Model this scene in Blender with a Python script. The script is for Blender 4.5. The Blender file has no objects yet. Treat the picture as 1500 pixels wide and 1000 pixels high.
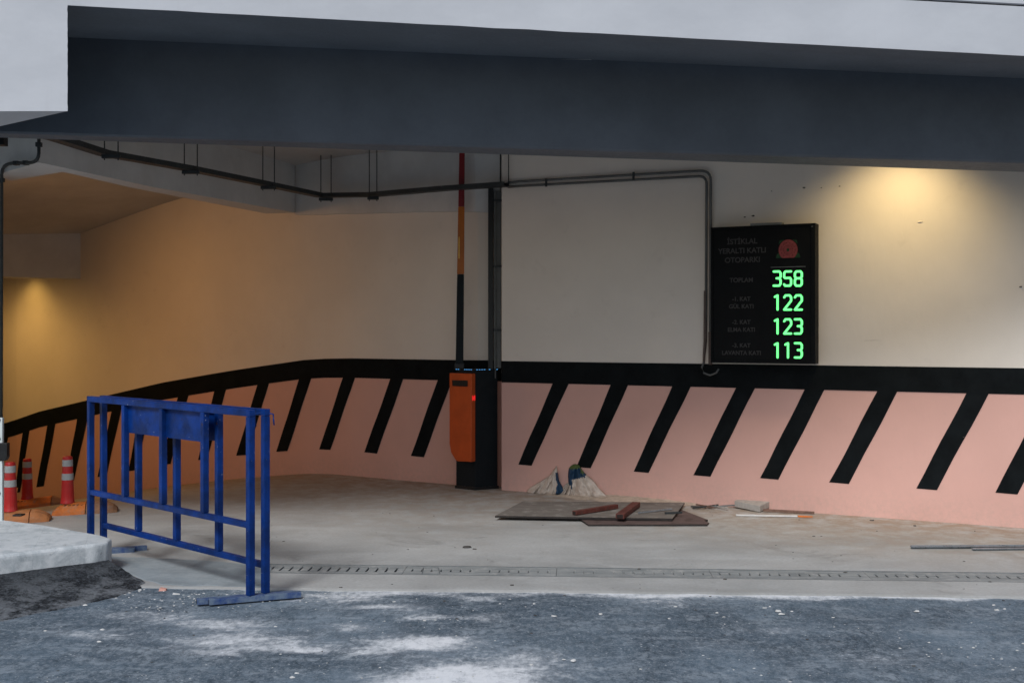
import bpy, bmesh, math, random
from mathutils import Vector, Matrix, noise

random.seed(7)
S = bpy.context.scene
COL = S.collection
R = math.radians

# ------------------------------------------------------------------ camera
F, CX, HY, H = 1700.0, 750.0, 485.0, 1.6
cam = bpy.data.cameras.new('camera'); camo = bpy.data.objects.new('camera', cam); COL.objects.link(camo)
camo.location = (0, 0, H); camo.rotation_euler = (R(90), 0, 0)
cam.sensor_width = 36; cam.lens = F / 1500 * 36; cam.shift_y = -0.01
cam.clip_start = 0.05; cam.clip_end = 500
cam.dof.use_dof = True; cam.dof.focus_distance = 7.6; cam.dof.aperture_fstop = 7.1
S.camera = camo

# ------------------------------------------------------------------ sky, sun, exposure
SUN_EL, SUN_AZ = 43.5, 197.0        # azimuth clockwise from +Y: the sun stands behind the camera
w = bpy.data.worlds.new('World'); S.world = w; w.use_nodes = True
nt = w.node_tree; nt.nodes.clear()
sky = nt.nodes.new('ShaderNodeTexSky'); sky.sky_type = 'NISHITA'; sky.sun_disc = False
sky.sun_elevation = R(SUN_EL); sky.sun_rotation = R(SUN_AZ)
sky.air_density = 1.0; sky.dust_density = 2.0; sky.ozone_density = 2.0
bg = nt.nodes.new('ShaderNodeBackground'); bg.inputs[1].default_value = 0.05
out = nt.nodes.new('ShaderNodeOutputWorld')
nt.links.new(sky.outputs[0], bg.inputs[0]); nt.links.new(bg.outputs[0], out.inputs[0])
sl = bpy.data.lights.new('sun', 'SUN'); sl.energy = 1.5; sl.angle = R(17); sl.color = (0.97, 0.98, 1.0)
so = bpy.data.objects.new('sun', sl); COL.objects.link(so)
sd = Vector((math.sin(R(SUN_AZ)) * math.cos(R(SUN_EL)), math.cos(R(SUN_AZ)) * math.cos(R(SUN_EL)), math.sin(R(SUN_EL))))
so.rotation_euler = sd.to_track_quat('Z', 'Y').to_euler(); so.location = sd * 30
S.view_settings.view_transform = 'Standard'; S.view_settings.look = 'None'
S.view_settings.gamma = 1; S.view_settings.use_curve_mapping = False
S.view_settings.exposure = 0.62

# ------------------------------------------------------------------ helpers
def ray(px): return (px - CX) / F
def P(px, py, D): return Vector((ray(px) * D, D, H - (py - HY) / F * D))
def G(px, py, z=0.0):
    D = (H - z) * F / (py - HY); return Vector((ray(px) * D, D, z))
def ip(x, xs, ys):
    if x <= xs[0]: return ys[0]
    for i in range(len(xs) - 1):
        if x <= xs[i + 1]:
            t = (x - xs[i]) / (xs[i + 1] - xs[i]); return ys[i] * (1 - t) + ys[i + 1] * t
    return ys[-1]
RS = [8.6, 9.1, 9.6, 10.24, 11.44, 12.6, 13.97, 14.5, 18.0, 24.0]
RZ = [0.0, -.025, -.085, -.165, -.34, -.553, -.80, -.93, -1.6, -2.6]
RU = Vector((-.843, .536)); RN = Vector((.536, .843)); IW = Vector((-4.6, 10.0))
def zramp(x, y): return ip(x * RU.x + y * RU.y, RS, RZ)
def zf(x, y):
    if (Vector((x, y)) - IW).dot(RN) < 0 and x < -4.45: return 0.0
    return zramp(x, y)

class MB:
    def __init__(s): s.v = []; s.f = []; s.m = []
    def add(s, vs, fs, m=0):
        o = len(s.v); s.v += [Vector(v) for v in vs]
        for f in fs: s.f.append([o + i for i in f]); s.m.append(m)
        return s
    def poly(s, pts, m=0): return s.add(pts, [list(range(len(pts)))], m)
    def prism(s, bot, top, m=0):
        n = len(bot)
        fs = [list(range(n))[::-1], [n + i for i in range(n)]] + [[i, (i + 1) % n, n + (i + 1) % n, n + i] for i in range(n)]
        return s.add(list(bot) + list(top), fs, m)
    def ext(s, pts, vec, m=0): return s.prism(pts, [Vector(p) + Vector(vec) for p in pts], m)
    def box(s, x0, x1, y0, y1, z0, z1, m=0):
        b = [(x0, y0, z0), (x1, y0, z0), (x1, y1, z0), (x0, y1, z0)]
        return s.ext(b, (0, 0, z1 - z0), m)
    def bar(s, a, b, wd, ht, m=0, up=(0, 0, 1)):
        a = Vector(a); b = Vector(b); d = (b - a).normalized(); u = Vector(up)
        if abs(d.dot(u)) > .95: u = Vector((.6, -.8, 0))
        r = d.cross(u).normalized(); u = r.cross(d).normalized()
        q = [a + r * (i * wd / 2) + u * (j * ht / 2) for i, j in ((-1, -1), (1, -1), (1, 1), (-1, 1))]
        return s.ext(q, b - a, m)
    def tube(s, pts, rad, n=8, m=0, caps=True):
        pts = [Vector(p) for p in pts]; o = len(s.v); rr = rad if isinstance(rad, (list, tuple)) else [rad] * len(pts)
        for i, p in enumerate(pts):
            d = (pts[min(i + 1, len(pts) - 1)] - pts[max(i - 1, 0)]).normalized()
            u = Vector((0, 0, 1)) if abs(d.z) < .9 else Vector((0, 1, 0))
            r = d.cross(u).normalized(); u = r.cross(d)
            s.v += [p + (r * math.cos(2 * math.pi * k / n) + u * math.sin(2 * math.pi * k / n)) * rr[i] for k in range(n)]
        for i in range(len(pts) - 1):
            for k in range(n):
                a = o + i * n + k; b = o + i * n + (k + 1) % n
                s.f.append([a, b, b + n, a + n]); s.m.append(m)
        if caps:
            s.f.append([o + k for k in range(n)][::-1]); s.m.append(m)
            e = o + (len(pts) - 1) * n; s.f.append([e + k for k in range(n)]); s.m.append(m)
        return s
    def lathe(s, c, prof, n=20, m=0):
        o = len(s.v); c = Vector(c)
        for r, z in prof: s.v += [c + Vector((math.cos(2 * math.pi * k / n) * r, math.sin(2 * math.pi * k / n) * r, z)) for k in range(n)]
        for i in range(len(prof) - 1):
            for k in range(n):
                a = o + i * n + k; b = o + i * n + (k + 1) % n
                s.f.append([a, b, b + n, a + n]); s.m.append(m)
        e = o + (len(prof) - 1) * n; s.f.append([e + k for k in range(n)]); s.m.append(m)
        return s
    def build(s, name, mats, parent=None, loc=None, bevel=0, seg=2, smooth=False, sub=0):
        if not isinstance(mats, (list, tuple)): mats = [mats]
        base = Vector((0, 0, 0))
        if parent is not None:
            r = parent
            while r.parent: r = r.parent
            base = r.location
        elif loc is not None: base = Vector(loc)
        me = bpy.data.meshes.new(name)
        me.from_pydata([tuple(v - base) for v in s.v], [], s.f)
        for m in mats: me.materials.append(m)
        me.polygons.foreach_set('material_index', s.m)
        bm = bmesh.new(); bm.from_mesh(me)
        bmesh.ops.recalc_face_normals(bm, faces=bm.faces)
        if bevel: bmesh.ops.bevel(bm, geom=[e for e in bm.edges if e.calc_face_angle(0) > .4], offset=bevel, segments=seg, affect='EDGES', profile=.6)
        if sub: bmesh.ops.subdivide_edges(bm, edges=bm.edges, cuts=sub, use_grid_fill=True)
        bm.to_mesh(me); bm.free()
        if smooth:
            for p in me.polygons: p.use_smooth = True
        o = bpy.data.objects.new(name, me); COL.objects.link(o)
        if parent is not None: o.parent = parent
        elif loc is not None: o.location = loc
        return o

def thing(name, label, cat, loc, group=None):
    o = bpy.data.objects.new(name, None); COL.objects.link(o); o.location = loc
    o.empty_display_size = .1
    return tag(o, label, cat, group)
def tag(o, label, cat, group=None):
    o['label'] = label; o['category'] = cat
    if group: o['group'] = group
    return o
def struct(o): o['kind'] = 'structure'; return o
def stuff(o): o['kind'] = 'stuff'; return o

# ------------------------------------------------------------------ materials
class NT:
    def __init__(s, name):
        s.mat = bpy.data.materials.new(name); s.mat.use_nodes = True; s.t = s.mat.node_tree
        s.b = s.t.nodes['Principled BSDF']; s.tc = s.t.nodes.new('ShaderNodeTexCoord')
    def n(s, kind, **kw):
        o = s.t.nodes.new(kind)
        for k, v in kw.items(): setattr(o, k, v)
        return o
    def L(s, a, b): s.t.links.new(a, b)
    def noise(s, scale, detail=5, rough=.6, stretch=None, dist=0):
        n = s.n('ShaderNodeTexNoise'); n.inputs['Scale'].default_value = scale; n.inputs['Detail'].default_value = detail
        n.inputs['Roughness'].default_value = rough; n.inputs['Distortion'].default_value = dist
        if stretch:
            mp = s.n('ShaderNodeMapping'); mp.inputs['Scale'].default_value = stretch
            s.L(s.tc.outputs['Object'], mp.inputs[0]); s.L(mp.outputs[0], n.inputs['Vector'])
        else: s.L(s.tc.outputs['Object'], n.inputs['Vector'])
        return n.outputs['Fac']
    def ramp(s, src, a, b, lo=0.0, hi=1.0):
        n = s.n('ShaderNodeMapRange'); n.interpolation_type = 'SMOOTHSTEP'
        n.inputs['From Min'].default_value = a; n.inputs['From Max'].default_value = b
        n.inputs['To Min'].default_value = lo; n.inputs['To Max'].default_value = hi
        s.L(src, n.inputs['Value']); return n.outputs[0]
    def mix(s, fac, a, b):
        n = s.n('ShaderNodeMix', data_type='RGBA')
        for i, x in ((0, fac), (6, a), (7, b)):
            if isinstance(x, bpy.types.NodeSocket): s.L(x, n.inputs[i])
            elif i == 0: n.inputs[0].default_value = x
            else: n.inputs[i].default_value = (*x, 1)
        return n.outputs[2]
    def math(s, op, a, b=0.0):
        n = s.n('ShaderNodeMath', operation=op)
        for i, x in enumerate((a, b)):
            if isinstance(x, bpy.types.NodeSocket): s.L(x, n.inputs[i])
            else: n.inputs[i].default_value = x
        return n.outputs[0]
    def attr(s, nm): n = s.n('ShaderNodeAttribute'); n.attribute_name = nm; return n.outputs['Fac']
    def bump(s, h, strength=.3, dist=.01, prev=None):
        n = s.n('ShaderNodeBump'); n.inputs['Strength'].default_value = strength; n.inputs['Distance'].default_value = dist
        s.L(h, n.inputs['Height'])
        if prev is not None: s.L(prev, n.inputs['Normal'])
        return n.outputs[0]
    def done(s, col=None, rough=None, normal=None, metal=0, spec=None):
        for key, x in (('Base Color', col), ('Roughness', rough), ('Normal', normal)):
            if x is None: continue
            if isinstance(x, bpy.types.NodeSocket): s.L(x, s.b.inputs[key])
            elif key == 'Base Color': s.b.inputs[key].default_value = (*x, 1)
            else: s.b.inputs[key].default_value = x
        s.b.inputs['Metallic'].default_value = metal
        if spec is not None: s.b.inputs['Specular IOR Level'].default_value = spec
        return s.mat
def sc(c, k): return tuple(min(1, x * k) for x in c)

def plain(name, c, rough=.6, var=.18, scale=6, bump=.15, bd=.003, metal=0, dust=None, dustamt=.5, spec=.4, fine=60):
    m = NT(name)
    a = m.noise(scale, 6, .65); b = m.noise(fine, 3, .6)
    col = m.mix(m.ramp(a, .3, .7), sc(c, 1 - var), sc(c, 1 + var))
    if dust: col = m.mix(m.math('MULTIPLY', m.ramp(m.noise(scale * 1.7, 8, .7), .45, .72), dustamt), col, dust)
    rr = m.ramp(b, .2, .8, max(.05, rough - .12), min(1, rough + .12))
    return m.done(col, rr, m.bump(b, bump, bd), metal, spec)
def emit(name, c, e, base=(.02, .02, .02)):
    m = NT(name); m.b.inputs['Emission Color'].default_value = (*c, 1); m.b.inputs['Emission Strength'].default_value = e
    return m.done(base, .5)

def wallpaint(name, c, dirt=(.3, .27, .24)):
    m = NT(name)
    big = m.noise(.9, 4, .6); mid = m.noise(5, 6, .65); f = m.noise(90, 4, .6); roll = m.noise(14, 3, .5, (1, 1, .35))
    col = m.mix(m.ramp(big, .3, .7), sc(c, .95), sc(c, 1.04))
    col = m.mix(m.math('MULTIPLY', m.ramp(mid, .58, .8), .14), col, dirt)
    scuff = m.noise(2.0, 6, .75, (.25, .25, 6), 1.2)
    col = m.mix(m.math('MULTIPLY', m.math('MULTIPLY', m.ramp(scuff, .66, .72), m.ramp(mid, .5, .6)), .35), col, (.2, .17, .15))
    # scuffs and splashes near the floor
    sp = m.attr('foot'); sp = m.math('MULTIPLY', sp, m.ramp(m.noise(26, 8, .75), .35, .7)); sp = m.math('MULTIPLY', sp, .3)
    col = m.mix(sp, col, (.36, .31, .26))
    n = m.bump(roll, .25, .012); n = m.bump(f, .25, .002, n)
    return m.done(col, .72, n, spec=.3)
M = {}
M['cream'] = wallpaint('cream_wall_paint', (.76, .715, .65))
M['pink'] = wallpaint('pink_wall_paint', (.69, .415, .355))
M['blackpaint'] = plain('black_wall_paint', (.0070, .0092, .0105), .85, .25, 5, .2, .002, dust=(.02, .02, .02), dustamt=.1, spec=.08)
def fasciamat():
    m = NT('white_fascia_render')
    big = m.noise(1.1, 5, .6, (1, 1, 2.2)); mid = m.noise(6, 7, .7, (.6, 1, 1.6)); f = m.noise(55, 5, .65)
    col = m.mix(m.ramp(big, .3, .75), (.50, .52, .55), (.57, .59, .62))
    col = m.mix(m.math('MULTIPLY', m.ramp(mid, .6, .78), .28), col, (.5, .5, .52))
    streak = m.noise(3, 5, .65, (5, 1, .3)); col = m.mix(m.math('MULTIPLY', m.ramp(streak, .56, .8), .16), col, (.45, .45, .46))
    n = m.bump(m.noise(1.8, 4, .55), .25, .05); n = m.bump(f, .18, .003, n)
    return m.done(col, .8, n, spec=.25)
M['fascia'] = fasciamat()
M['darkgrey'] = plain('dark_grey_beam_paint', (.118, .134, .155), .7, .12, 1.6, .25, .004, spec=.25, fine=30)
M['soffit'] = plain('grey_soffit_paint', (.15, .175, .205), .8, .1, 1.5, .25, .004, spec=.2, fine=40)
M['ceil'] = plain('grey_ceiling_concrete', (.50, .50, .49), .85, .1, 1.4, .3, .004, spec=.2, fine=35)
M['beamgrey'] = plain('pale_beam_paint', (.62, .63, .62), .8, .08, 1.8, .3, .004, spec=.2, fine=35)
M['warmceil'] = plain('brownish_ramp_ceiling', (.30, .26, .23), .85, .1, 1.4, .3, .004, spec=.2, fine=35)

def floormat():
    m = NT('dusty_concrete_floor')
    big = m.noise(.55, 5, .6); mid = m.noise(2.3, 8, .68, (.6, 1.4, 1), .6); f = m.noise(40, 6, .7); g = m.noise(160, 3, .6)
    c = m.mix(m.ramp(big, .35, .68), (.37, .375, .365), (.51, .515, .50))
    c = m.mix(m.math('MULTIPLY', m.ramp(mid, .45, .7), .5), c, (.56, .57, .56))
    c = m.mix(m.math('MULTIPLY', m.ramp(m.noise(1.5, 7, .7, None, 1.0), .56, .72), .5), c, (.17, .165, .155))
    c = m.mix(m.math('MULTIPLY', m.ramp(m.noise(4.2, 8, .75), .6, .74), .3), c, (.15, .135, .12))
    c = m.mix(m.ramp(f, .3, .75, 0, .28), c, (.19, .185, .17))
    c = m.mix(m.math('MULTIPLY', m.attr('sand'), m.ramp(m.noise(6, 7, .7), .3, .62)), c, (.30, .235, .175))  # sandy dirt, with warm bounce light mixed into the brown
    r = m.ramp(mid, .3, .7, .55, .85)
    n = m.bump(mid, .2, .012); n = m.bump(f, .3, .004, n)
    return m.done(c, r, n, spec=.35)
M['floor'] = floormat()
def roadmat():
    m = NT('dusty_asphalt')
    a = m.noise(70, 6, .8); g = m.noise(30, 5, .75, (1, .55, 1)); v = m.n('ShaderNodeTexVoronoi'); v.inputs['Scale'].default_value = 60; m.L(m.tc.outputs['Object'], v.inputs[0])
    big = m.noise(.8, 5, .6, None, .5); mid = m.noise(4.2, 12, .82, (.75, 1.2, 1), .6); brush = m.noise(2.2, 12, .8, (.7, 1.3, 1), 1.4)
    c = m.mix(m.ramp(big, .38, .62), (.062, .092, .122), (.145, .20, .25))
    c = m.mix(m.ramp(m.noise(1.7, 9, .7, (1, .8, 1), 1.0), .4, .62, 0, .55), c, (.055, .078, .10))
    c = m.mix(m.ramp(g, .46, .68, 0, .5), c, (.22, .275, .33))
    c = m.mix(m.ramp(a, .5, .62, 0, .75), c, (.28, .32, .36))
    c = m.mix(m.ramp(g, .32, .46, .45, 0), c, (.02, .03, .042))
    c = m.mix(m.ramp(v.outputs['Distance'], .05, .3, .5, 0), c, (.03, .045, .06))
    d = m.attr('dust'); film = m.ramp(mid, .49, .62); film2 = m.ramp(brush, .48, .66)
    film = m.math('MAXIMUM', m.math('MULTIPLY', film, .6), m.math('MULTIPLY', film2, .75))
    film = m.math('MULTIPLY', film, m.ramp(g, .36, .56, .2, 1))
    c = m.mix(film, c, (.35, .40, .44))
    e = m.math('ADD', d, m.math('MULTIPLY', m.math('SUBTRACT', mid, .5), 2.4)); e = m.math('ADD', e, m.math('MULTIPLY', m.math('SUBTRACT', g, .5), 1.3))
    c = m.mix(m.math('MULTIPLY', m.ramp(d, .0, .7), m.ramp(mid, .35, .6, .25, .6)), c, (.42, .46, .50))
    dd = m.math('MULTIPLY', m.ramp(e, .2, 1.15), m.ramp(d, .02, .3)); dd = m.math('MULTIPLY', dd, .97)
    c = m.mix(dd, c, (.84, .86, .88))
    spk = m.n('ShaderNodeTexVoronoi'); spk.inputs['Scale'].default_value = 26; m.L(m.tc.outputs['Object'], spk.inputs[0])
    sk = m.math('MULTIPLY', m.ramp(spk.outputs['Distance'], .06, .2, 1, 0), m.ramp(m.noise(7, 6, .7), .5, .6)); c = m.mix(m.math('MULTIPLY', sk, .85), c, (.6, .63, .65))
    n = m.bump(a, .6, .008); n = m.bump(g, .4, .01, n)
    return m.done(c, .9, n, spec=.25)
M['road'] = roadmat()
def moundmat():
    m = NT('dark_rough_bitumen')
    a = m.noise(48, 7, .8); mid = m.noise(6, 8, .75)
    c = m.mix(m.ramp(a, .38, .68), (.007, .009, .011), (.085, .097, .115))
    hi = m.attr('low'); film = m.math('MULTIPLY', m.ramp(mid, .42, .6), m.math('ADD', m.math('MULTIPLY', hi, .8), .05))
    c = m.mix(film, c, (.31, .335, .36))
    n = m.bump(a, .9, .014); n = m.bump(mid, .5, .03, n)
    return m.done(c, .88, n, spec=.3)
M['mound'] = moundmat()
def kerbmat():
    m = NT('whitewashed_kerb_concrete')
    a = m.noise(30, 6, .7); mid = m.noise(5, 7, .7); big = m.noise(1.5, 4, .6)
    c = m.mix(m.ramp(big, .3, .7), (.55, .59, .61), (.68, .71, .72))
    c = m.mix(m.math('MULTIPLY', m.ramp(mid, .46, .64), .75), c, (.40, .45, .47))
    c = m.mix(m.math('MULTIPLY', m.ramp(m.noise(2.2, 9, .8, None, 1.2), .5, .62), .5), c, (.33, .37, .39))
    c = m.mix(m.math('MULTIPLY', m.ramp(m.noise(13, 8, .75), .62, .7), .85), c, (.14, .14, .14))
    n = m.bump(mid, .45, .02); n = m.bump(a, .4, .005, n)
    return m.done(c, .75, n, spec=.3)
M['kerb'] = kerbmat()
def bluemat():
    m = NT('blue_enamel_paint')
    a = m.noise(4, 6, .7); chips = m.noise(38, 5, .7); sc1 = m.noise(9, 6, .75)
    c = m.mix(m.ramp(a, .35, .65), (.0008, .017, .095), (.0012, .038, .23))
    c = m.mix(m.math('MULTIPLY', m.ramp(sc1, .58, .75), .3), c, (.06, .085, .13))
    rust = m.noise(17, 7, .75); c = m.mix(m.math('MULTIPLY', m.ramp(rust, .655, .70), .8), c, (.07, .035, .025))
    c = m.mix(m.ramp(chips, .665, .70), c, (.34, .37, .42))
    r = m.ramp(sc1, .4, .7, .42, .65)
    return m.done(c, r, m.bump(chips, .15, .002), spec=.25)
M['blue'] = bluemat()
def bluefoot():
    m = NT('worn_blue_paint_with_cement')
    a = m.noise(9, 7, .75); c = m.mix(m.ramp(a, .3, .6), (.008, .04, .17), (.13, .18, .25))
    return m.done(c, .65, m.bump(a, .2, .003))
M['bluefoot'] = bluefoot()
M['orange'] = plain('orange_powder_coat', (.52, .080, .012), .5, .1, 5, .08, .001, spec=.4)
M['cabinet'] = plain('dark_slate_powder_coat', (.0065, .0105, .0135), .6, .12, 6, .1, .001, spec=.2, dust=(.03, .03, .03), dustamt=.2)
M['black'] = plain('black_plastic', (.008, .009, .01), .45, .2, 8, .1, .001)
M['armred'] = plain('dark_red_reflective', (.19, .008, .012), .4, .15, 4, .05, .001)
M['armorange'] = plain('orange_reflective', (.42, .115, .01), .4, .15, 4, .05, .001)
M['glint_strip'] = plain('yellow_sticker_glint', (.85, .55, .12), .25, .1, 4, .05, .001)  # glint of the arm's reflective sticker, held in the base colour
M['galv'] = plain('galvanised_steel', (.20, .22, .225), .5, .2, 9, .12, .002, metal=.35)
M['darksteel'] = plain('dull_dark_steel', (.035, .042, .044), .55, .2, 9, .12, .002, metal=.2)
M['conduit'] = plain('grey_plastic_conduit', (.11, .12, .12), .5, .15, 8, .08, .001)
M['brownpipe'] = plain('brown_pipe_sleeve', (.10, .075, .065), .6, .25, 8, .1, .001)
M['signblack'] = plain('black_sign_face', (.0035, .0045, .0055), .55, .2, 3, .05, .001, spec=.12, dust=(.008, .009, .009), dustamt=.4)
M['signtext'] = plain('unlit_grey_lettering', (.058, .058, .06), .7, .15, 30, 0.05, .001, spec=.1)
M['emblemred'] = plain('dull_red_print', (.22, .055, .06), .7, .22, 40, .05, .001, spec=.1)
M['emblemgreen'] = plain('dull_green_print', (.018, .052, .028), .7, .2, 40, .05, .001, spec=.1)
M['emblemdark'] = plain('dark_red_print', (.11, .03, .03), .7, .2, 40, .05, .001, spec=.1)
M['led'] = emit('green_led', (.13, 1.0, .22), 1.35)
M['ledred'] = emit('red_led', (1.0, .02, .02), .5)
M['ledblue'] = emit('blue_led', (.10, .42, .9), .7)
M['conered'] = plain('red_flexible_plastic', (.52, .022, .02), .45, .12, 9, .1, .001, dust=(.3, .16, .14), dustamt=.3)
M['coneband'] = plain('grey_white_reflective_band', (.42, .43, .42), .5, .1, 12, .05, .001)
M['rubberorange'] = plain('orange_rubber_base', (.62, .17, .03), .65, .18, 10, .3, .003, dust=(.34, .24, .17), dustamt=.7)
M['rubberdull'] = plain('faded_orange_rubber', (.40, .15, .05), .7, .2, 10, .3, .003, dust=(.3, .2, .13), dustamt=.5)
M['rubberbrown'] = plain('dusty_worn_rubber', (.30, .15, .08), .75, .2, 10, .3, .003, dust=(.3, .24, .2), dustamt=.6)
M['whitepost'] = plain('dirty_white_paint', (.60, .65, .64), .55, .08, 6, .1, .001, dust=(.35, .37, .36), dustamt=.4)
def boardmat(name, a, b, grime):
    m = NT(name)
    g = m.noise(3, 7, .7, (1, 7, 1), .4); f = m.noise(8, 7, .7)
    c = m.mix(m.ramp(g, .35, .65), a, b); c = m.mix(m.math('MULTIPLY', m.ramp(f, .5, .68), .7), c, grime)
    return m.done(c, .7, m.bump(f, .3, .004), spec=.3)
M['board'] = boardmat('grey_brown_formwork_board', (.13, .115, .10), (.20, .18, .16), (.33, .31, .28))
M['boarddark'] = boardmat('dark_wet_formwork_board', (.085, .06, .055), (.15, .105, .095), (.05, .035, .03))
M['boardedge'] = plain('dark_board_edge', (.025, .02, .018), .8, .3, 20, .2, .002)
M['rust'] = plain('red_oxide_steel', (.11, .028, .020), .7, .3, 12, .25, .002, dust=(.085, .06, .05), dustamt=.6)
M['rustdark'] = plain('dark_open_tube', (.02, .012, .01), .8, .2, 12, .2, .002)
M['steel'] = plain('scratched_bare_steel', (.30, .34, .37), .35, .2, 15, .2, .002, metal=.6)
M['slab'] = plain('pale_cement_slab', (.40, .38, .35), .85, .15, 12, .3, .003, dust=(.25, .22, .2), dustamt=.5)
M['wood'] = plain('weathered_batten', (.17, .10, .075), .75, .3, 12, .3, .003)
M['whiteplastic'] = plain('white_plastic_trim', (.62, .62, .60), .4, .1, 12, .1, .001)
M['chip'] = plain('white_plaster_chips', (.62, .62, .60), .9, .2, 30, .3, .003)
M['stone'] = plain('dark_grit', (.07, .065, .06), .9, .4, 30, .4, .003)
M['drain'] = boardmat('dusty_galvanised_grating', (.21, .225, .225), (.33, .345, .34), (.45, .45, .43))
M['void'] = plain('black_drain_channel', (.008, .009, .010), .9, .2, 5, .1, .002)
def bagmat():
    m = NT('woven_plastic_sack')
    a = m.noise(14, 6, .65); weave = m.noise(220, 2, .5, (1, 1, .3))
    c = m.mix(m.ramp(a, .3, .7), (.47, .40, .34), (.66, .59, .52))
    p = m.attr('print'); c = m.mix(m.ramp(p, .45, .55), c, (.010, .045, .10)); c = m.mix(m.ramp(p, .93, 1.0), c, (.085, .13, .04))
    return m.done(c, .6, m.bump(weave, .2, .001, m.bump(a, .25, .008)), spec=.35)
M['bag'] = bagmat()

# ------------------------------------------------------------------ the big curved wall
RW0 = Vector((-.104, 11.70)); RWS = -.53
rd = Vector((1, RWS)).normalized(); rn = Vector((rd.y, -rd.x))            # rn points to the camera side
if rn.y > 0: rn = -rn
def RW(px, off=0.0):
    """point of the right wall (moved off metres into the room) seen in picture column px"""
    k = ray(px); o = RW0 + rn * off
    Y = (o.y - RWS * o.x) / (1 - RWS * k); return Vector((k * Y, Y))
lp = [(-104, 19.6), (-40, 17.2), (24, 16.2), (58, 15.87), (100, 15.52), (149, 15.12), (195, 14.78), (240, 14.48), (295, 14.14), (355, 13.82), (412, 13.5), (445, 13.3), (476, 13.12), (515, 12.87), (560, 12.62), (612, 12.36), (665, 12.12), (700, 12.01)]
LW = [Vector((ray(x) * d, d)) for x, d in lp]
LW = [Vector((-16.5, 24.5)), Vector((-12.9, 21.6))] + LW + [Vector((RW0.x - .004, 11.96))]
def LWp(px, off=0.0):
    k = ray(px)
    for i in range(len(LW) - 1):
        a, b = LW[i], LW[i + 1]
        n = Vector((b.y - a.y, a.x - b.x)).normalized(); n = n if n.y < 0 else -n
        a2 = a + n * off; b2 = b + n * off
        fa = a2.x - k * a2.y; fb = b2.x - k * b2.y
        if fa <= 0 <= fb or (fa <= 1e-6 and fb >= -1e-6): return a2.lerp(b2, fa / (fa - fb)), n
    return LW[-1].copy(), Vector((0, -1))
CEIL = 3.53
def zc(x, y): return CEIL + zramp(x, y)

path = LW + [RW0.copy(), RW0 + rd * 9.6]
fine = []
for i in range(len(path) - 1):
    a, b = path[i], path[i + 1]; n = max(1, int((b - a).length / .25))
    fine += [a.lerp(b, k / n) for k in range(n)]
fine.append(path[-1])
BT, BB, SB = 1.30, 1.085, .27
wall = MB(); rows = [-.12, 0.0, .12, .3, .6, .9, 1.15, 1.2, 1.8, 2.4, 3.0, 3.7]
for p in fine:
    z0 = zramp(*p)
    for r in rows: wall.v.append(Vector((p.x, p.y, z0 + r)))
nr = len(rows)
for i in range(len(fine) - 1):
    for j in range(nr - 1):
        a = i * nr + j; wall.f.append([a, a + nr, a + nr + 1, a + 1]); wall.m.append(1 if rows[j] < 1.15 else 0)
wo = wall.build('painted_wall', [M['cream'], M['pink']], loc=(0, 12, 0), smooth=False)
at = wo.data.attributes.new('foot', 'FLOAT', 'POINT')
for i, v in enumerate(wo.data.vertices): at.data[i].value = max(0, 1 - rows[i % nr] / .3) if rows[i % nr] < .3 else 0
tag(wo, 'long curved wall painted cream above pink with black diagonal stripes inside the garage', 'wall')

# black band, a skin 4 mm proud of the wall
def ribbon(pts, b0, b1, off=.004):
    mb = MB(); cs = []
    for i, p in enumerate(pts):
        d = (pts[min(i + 1, len(pts) - 1)] - pts[max(0, i - 1)]).normalized(); n = Vector((d.y, -d.x)); n = n if n.y < 0 else -n
        q = p + n * off; z = zramp(*p); cs.append((Vector((q.x, q.y, z + b0)), Vector((q.x, q.y, z + b1)), Vector((p.x, p.y, z + b0)) , Vector((p.x, p.y, z + b1))))
    for i in range(len(cs) - 1):
        a, b = cs[i], cs[i + 1]
        mb.poly([a[0], b[0], b[1], a[1]]); mb.poly([a[1], b[1], b[3], a[3]]); mb.poly([a[0], b[0], b[2], a[2]])
    return mb
nl = sum(max(1, int((path[i + 1] - path[i]).length / .25)) for i in range(len(LW) - 1))
ribbon(fine[:nl + 1], BB, BT).build('painted_band', M['blackpaint'], wo)
ribbon(fine[nl + 1:], BB, BT).build('painted_band', M['blackpaint'], wo)

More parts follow.
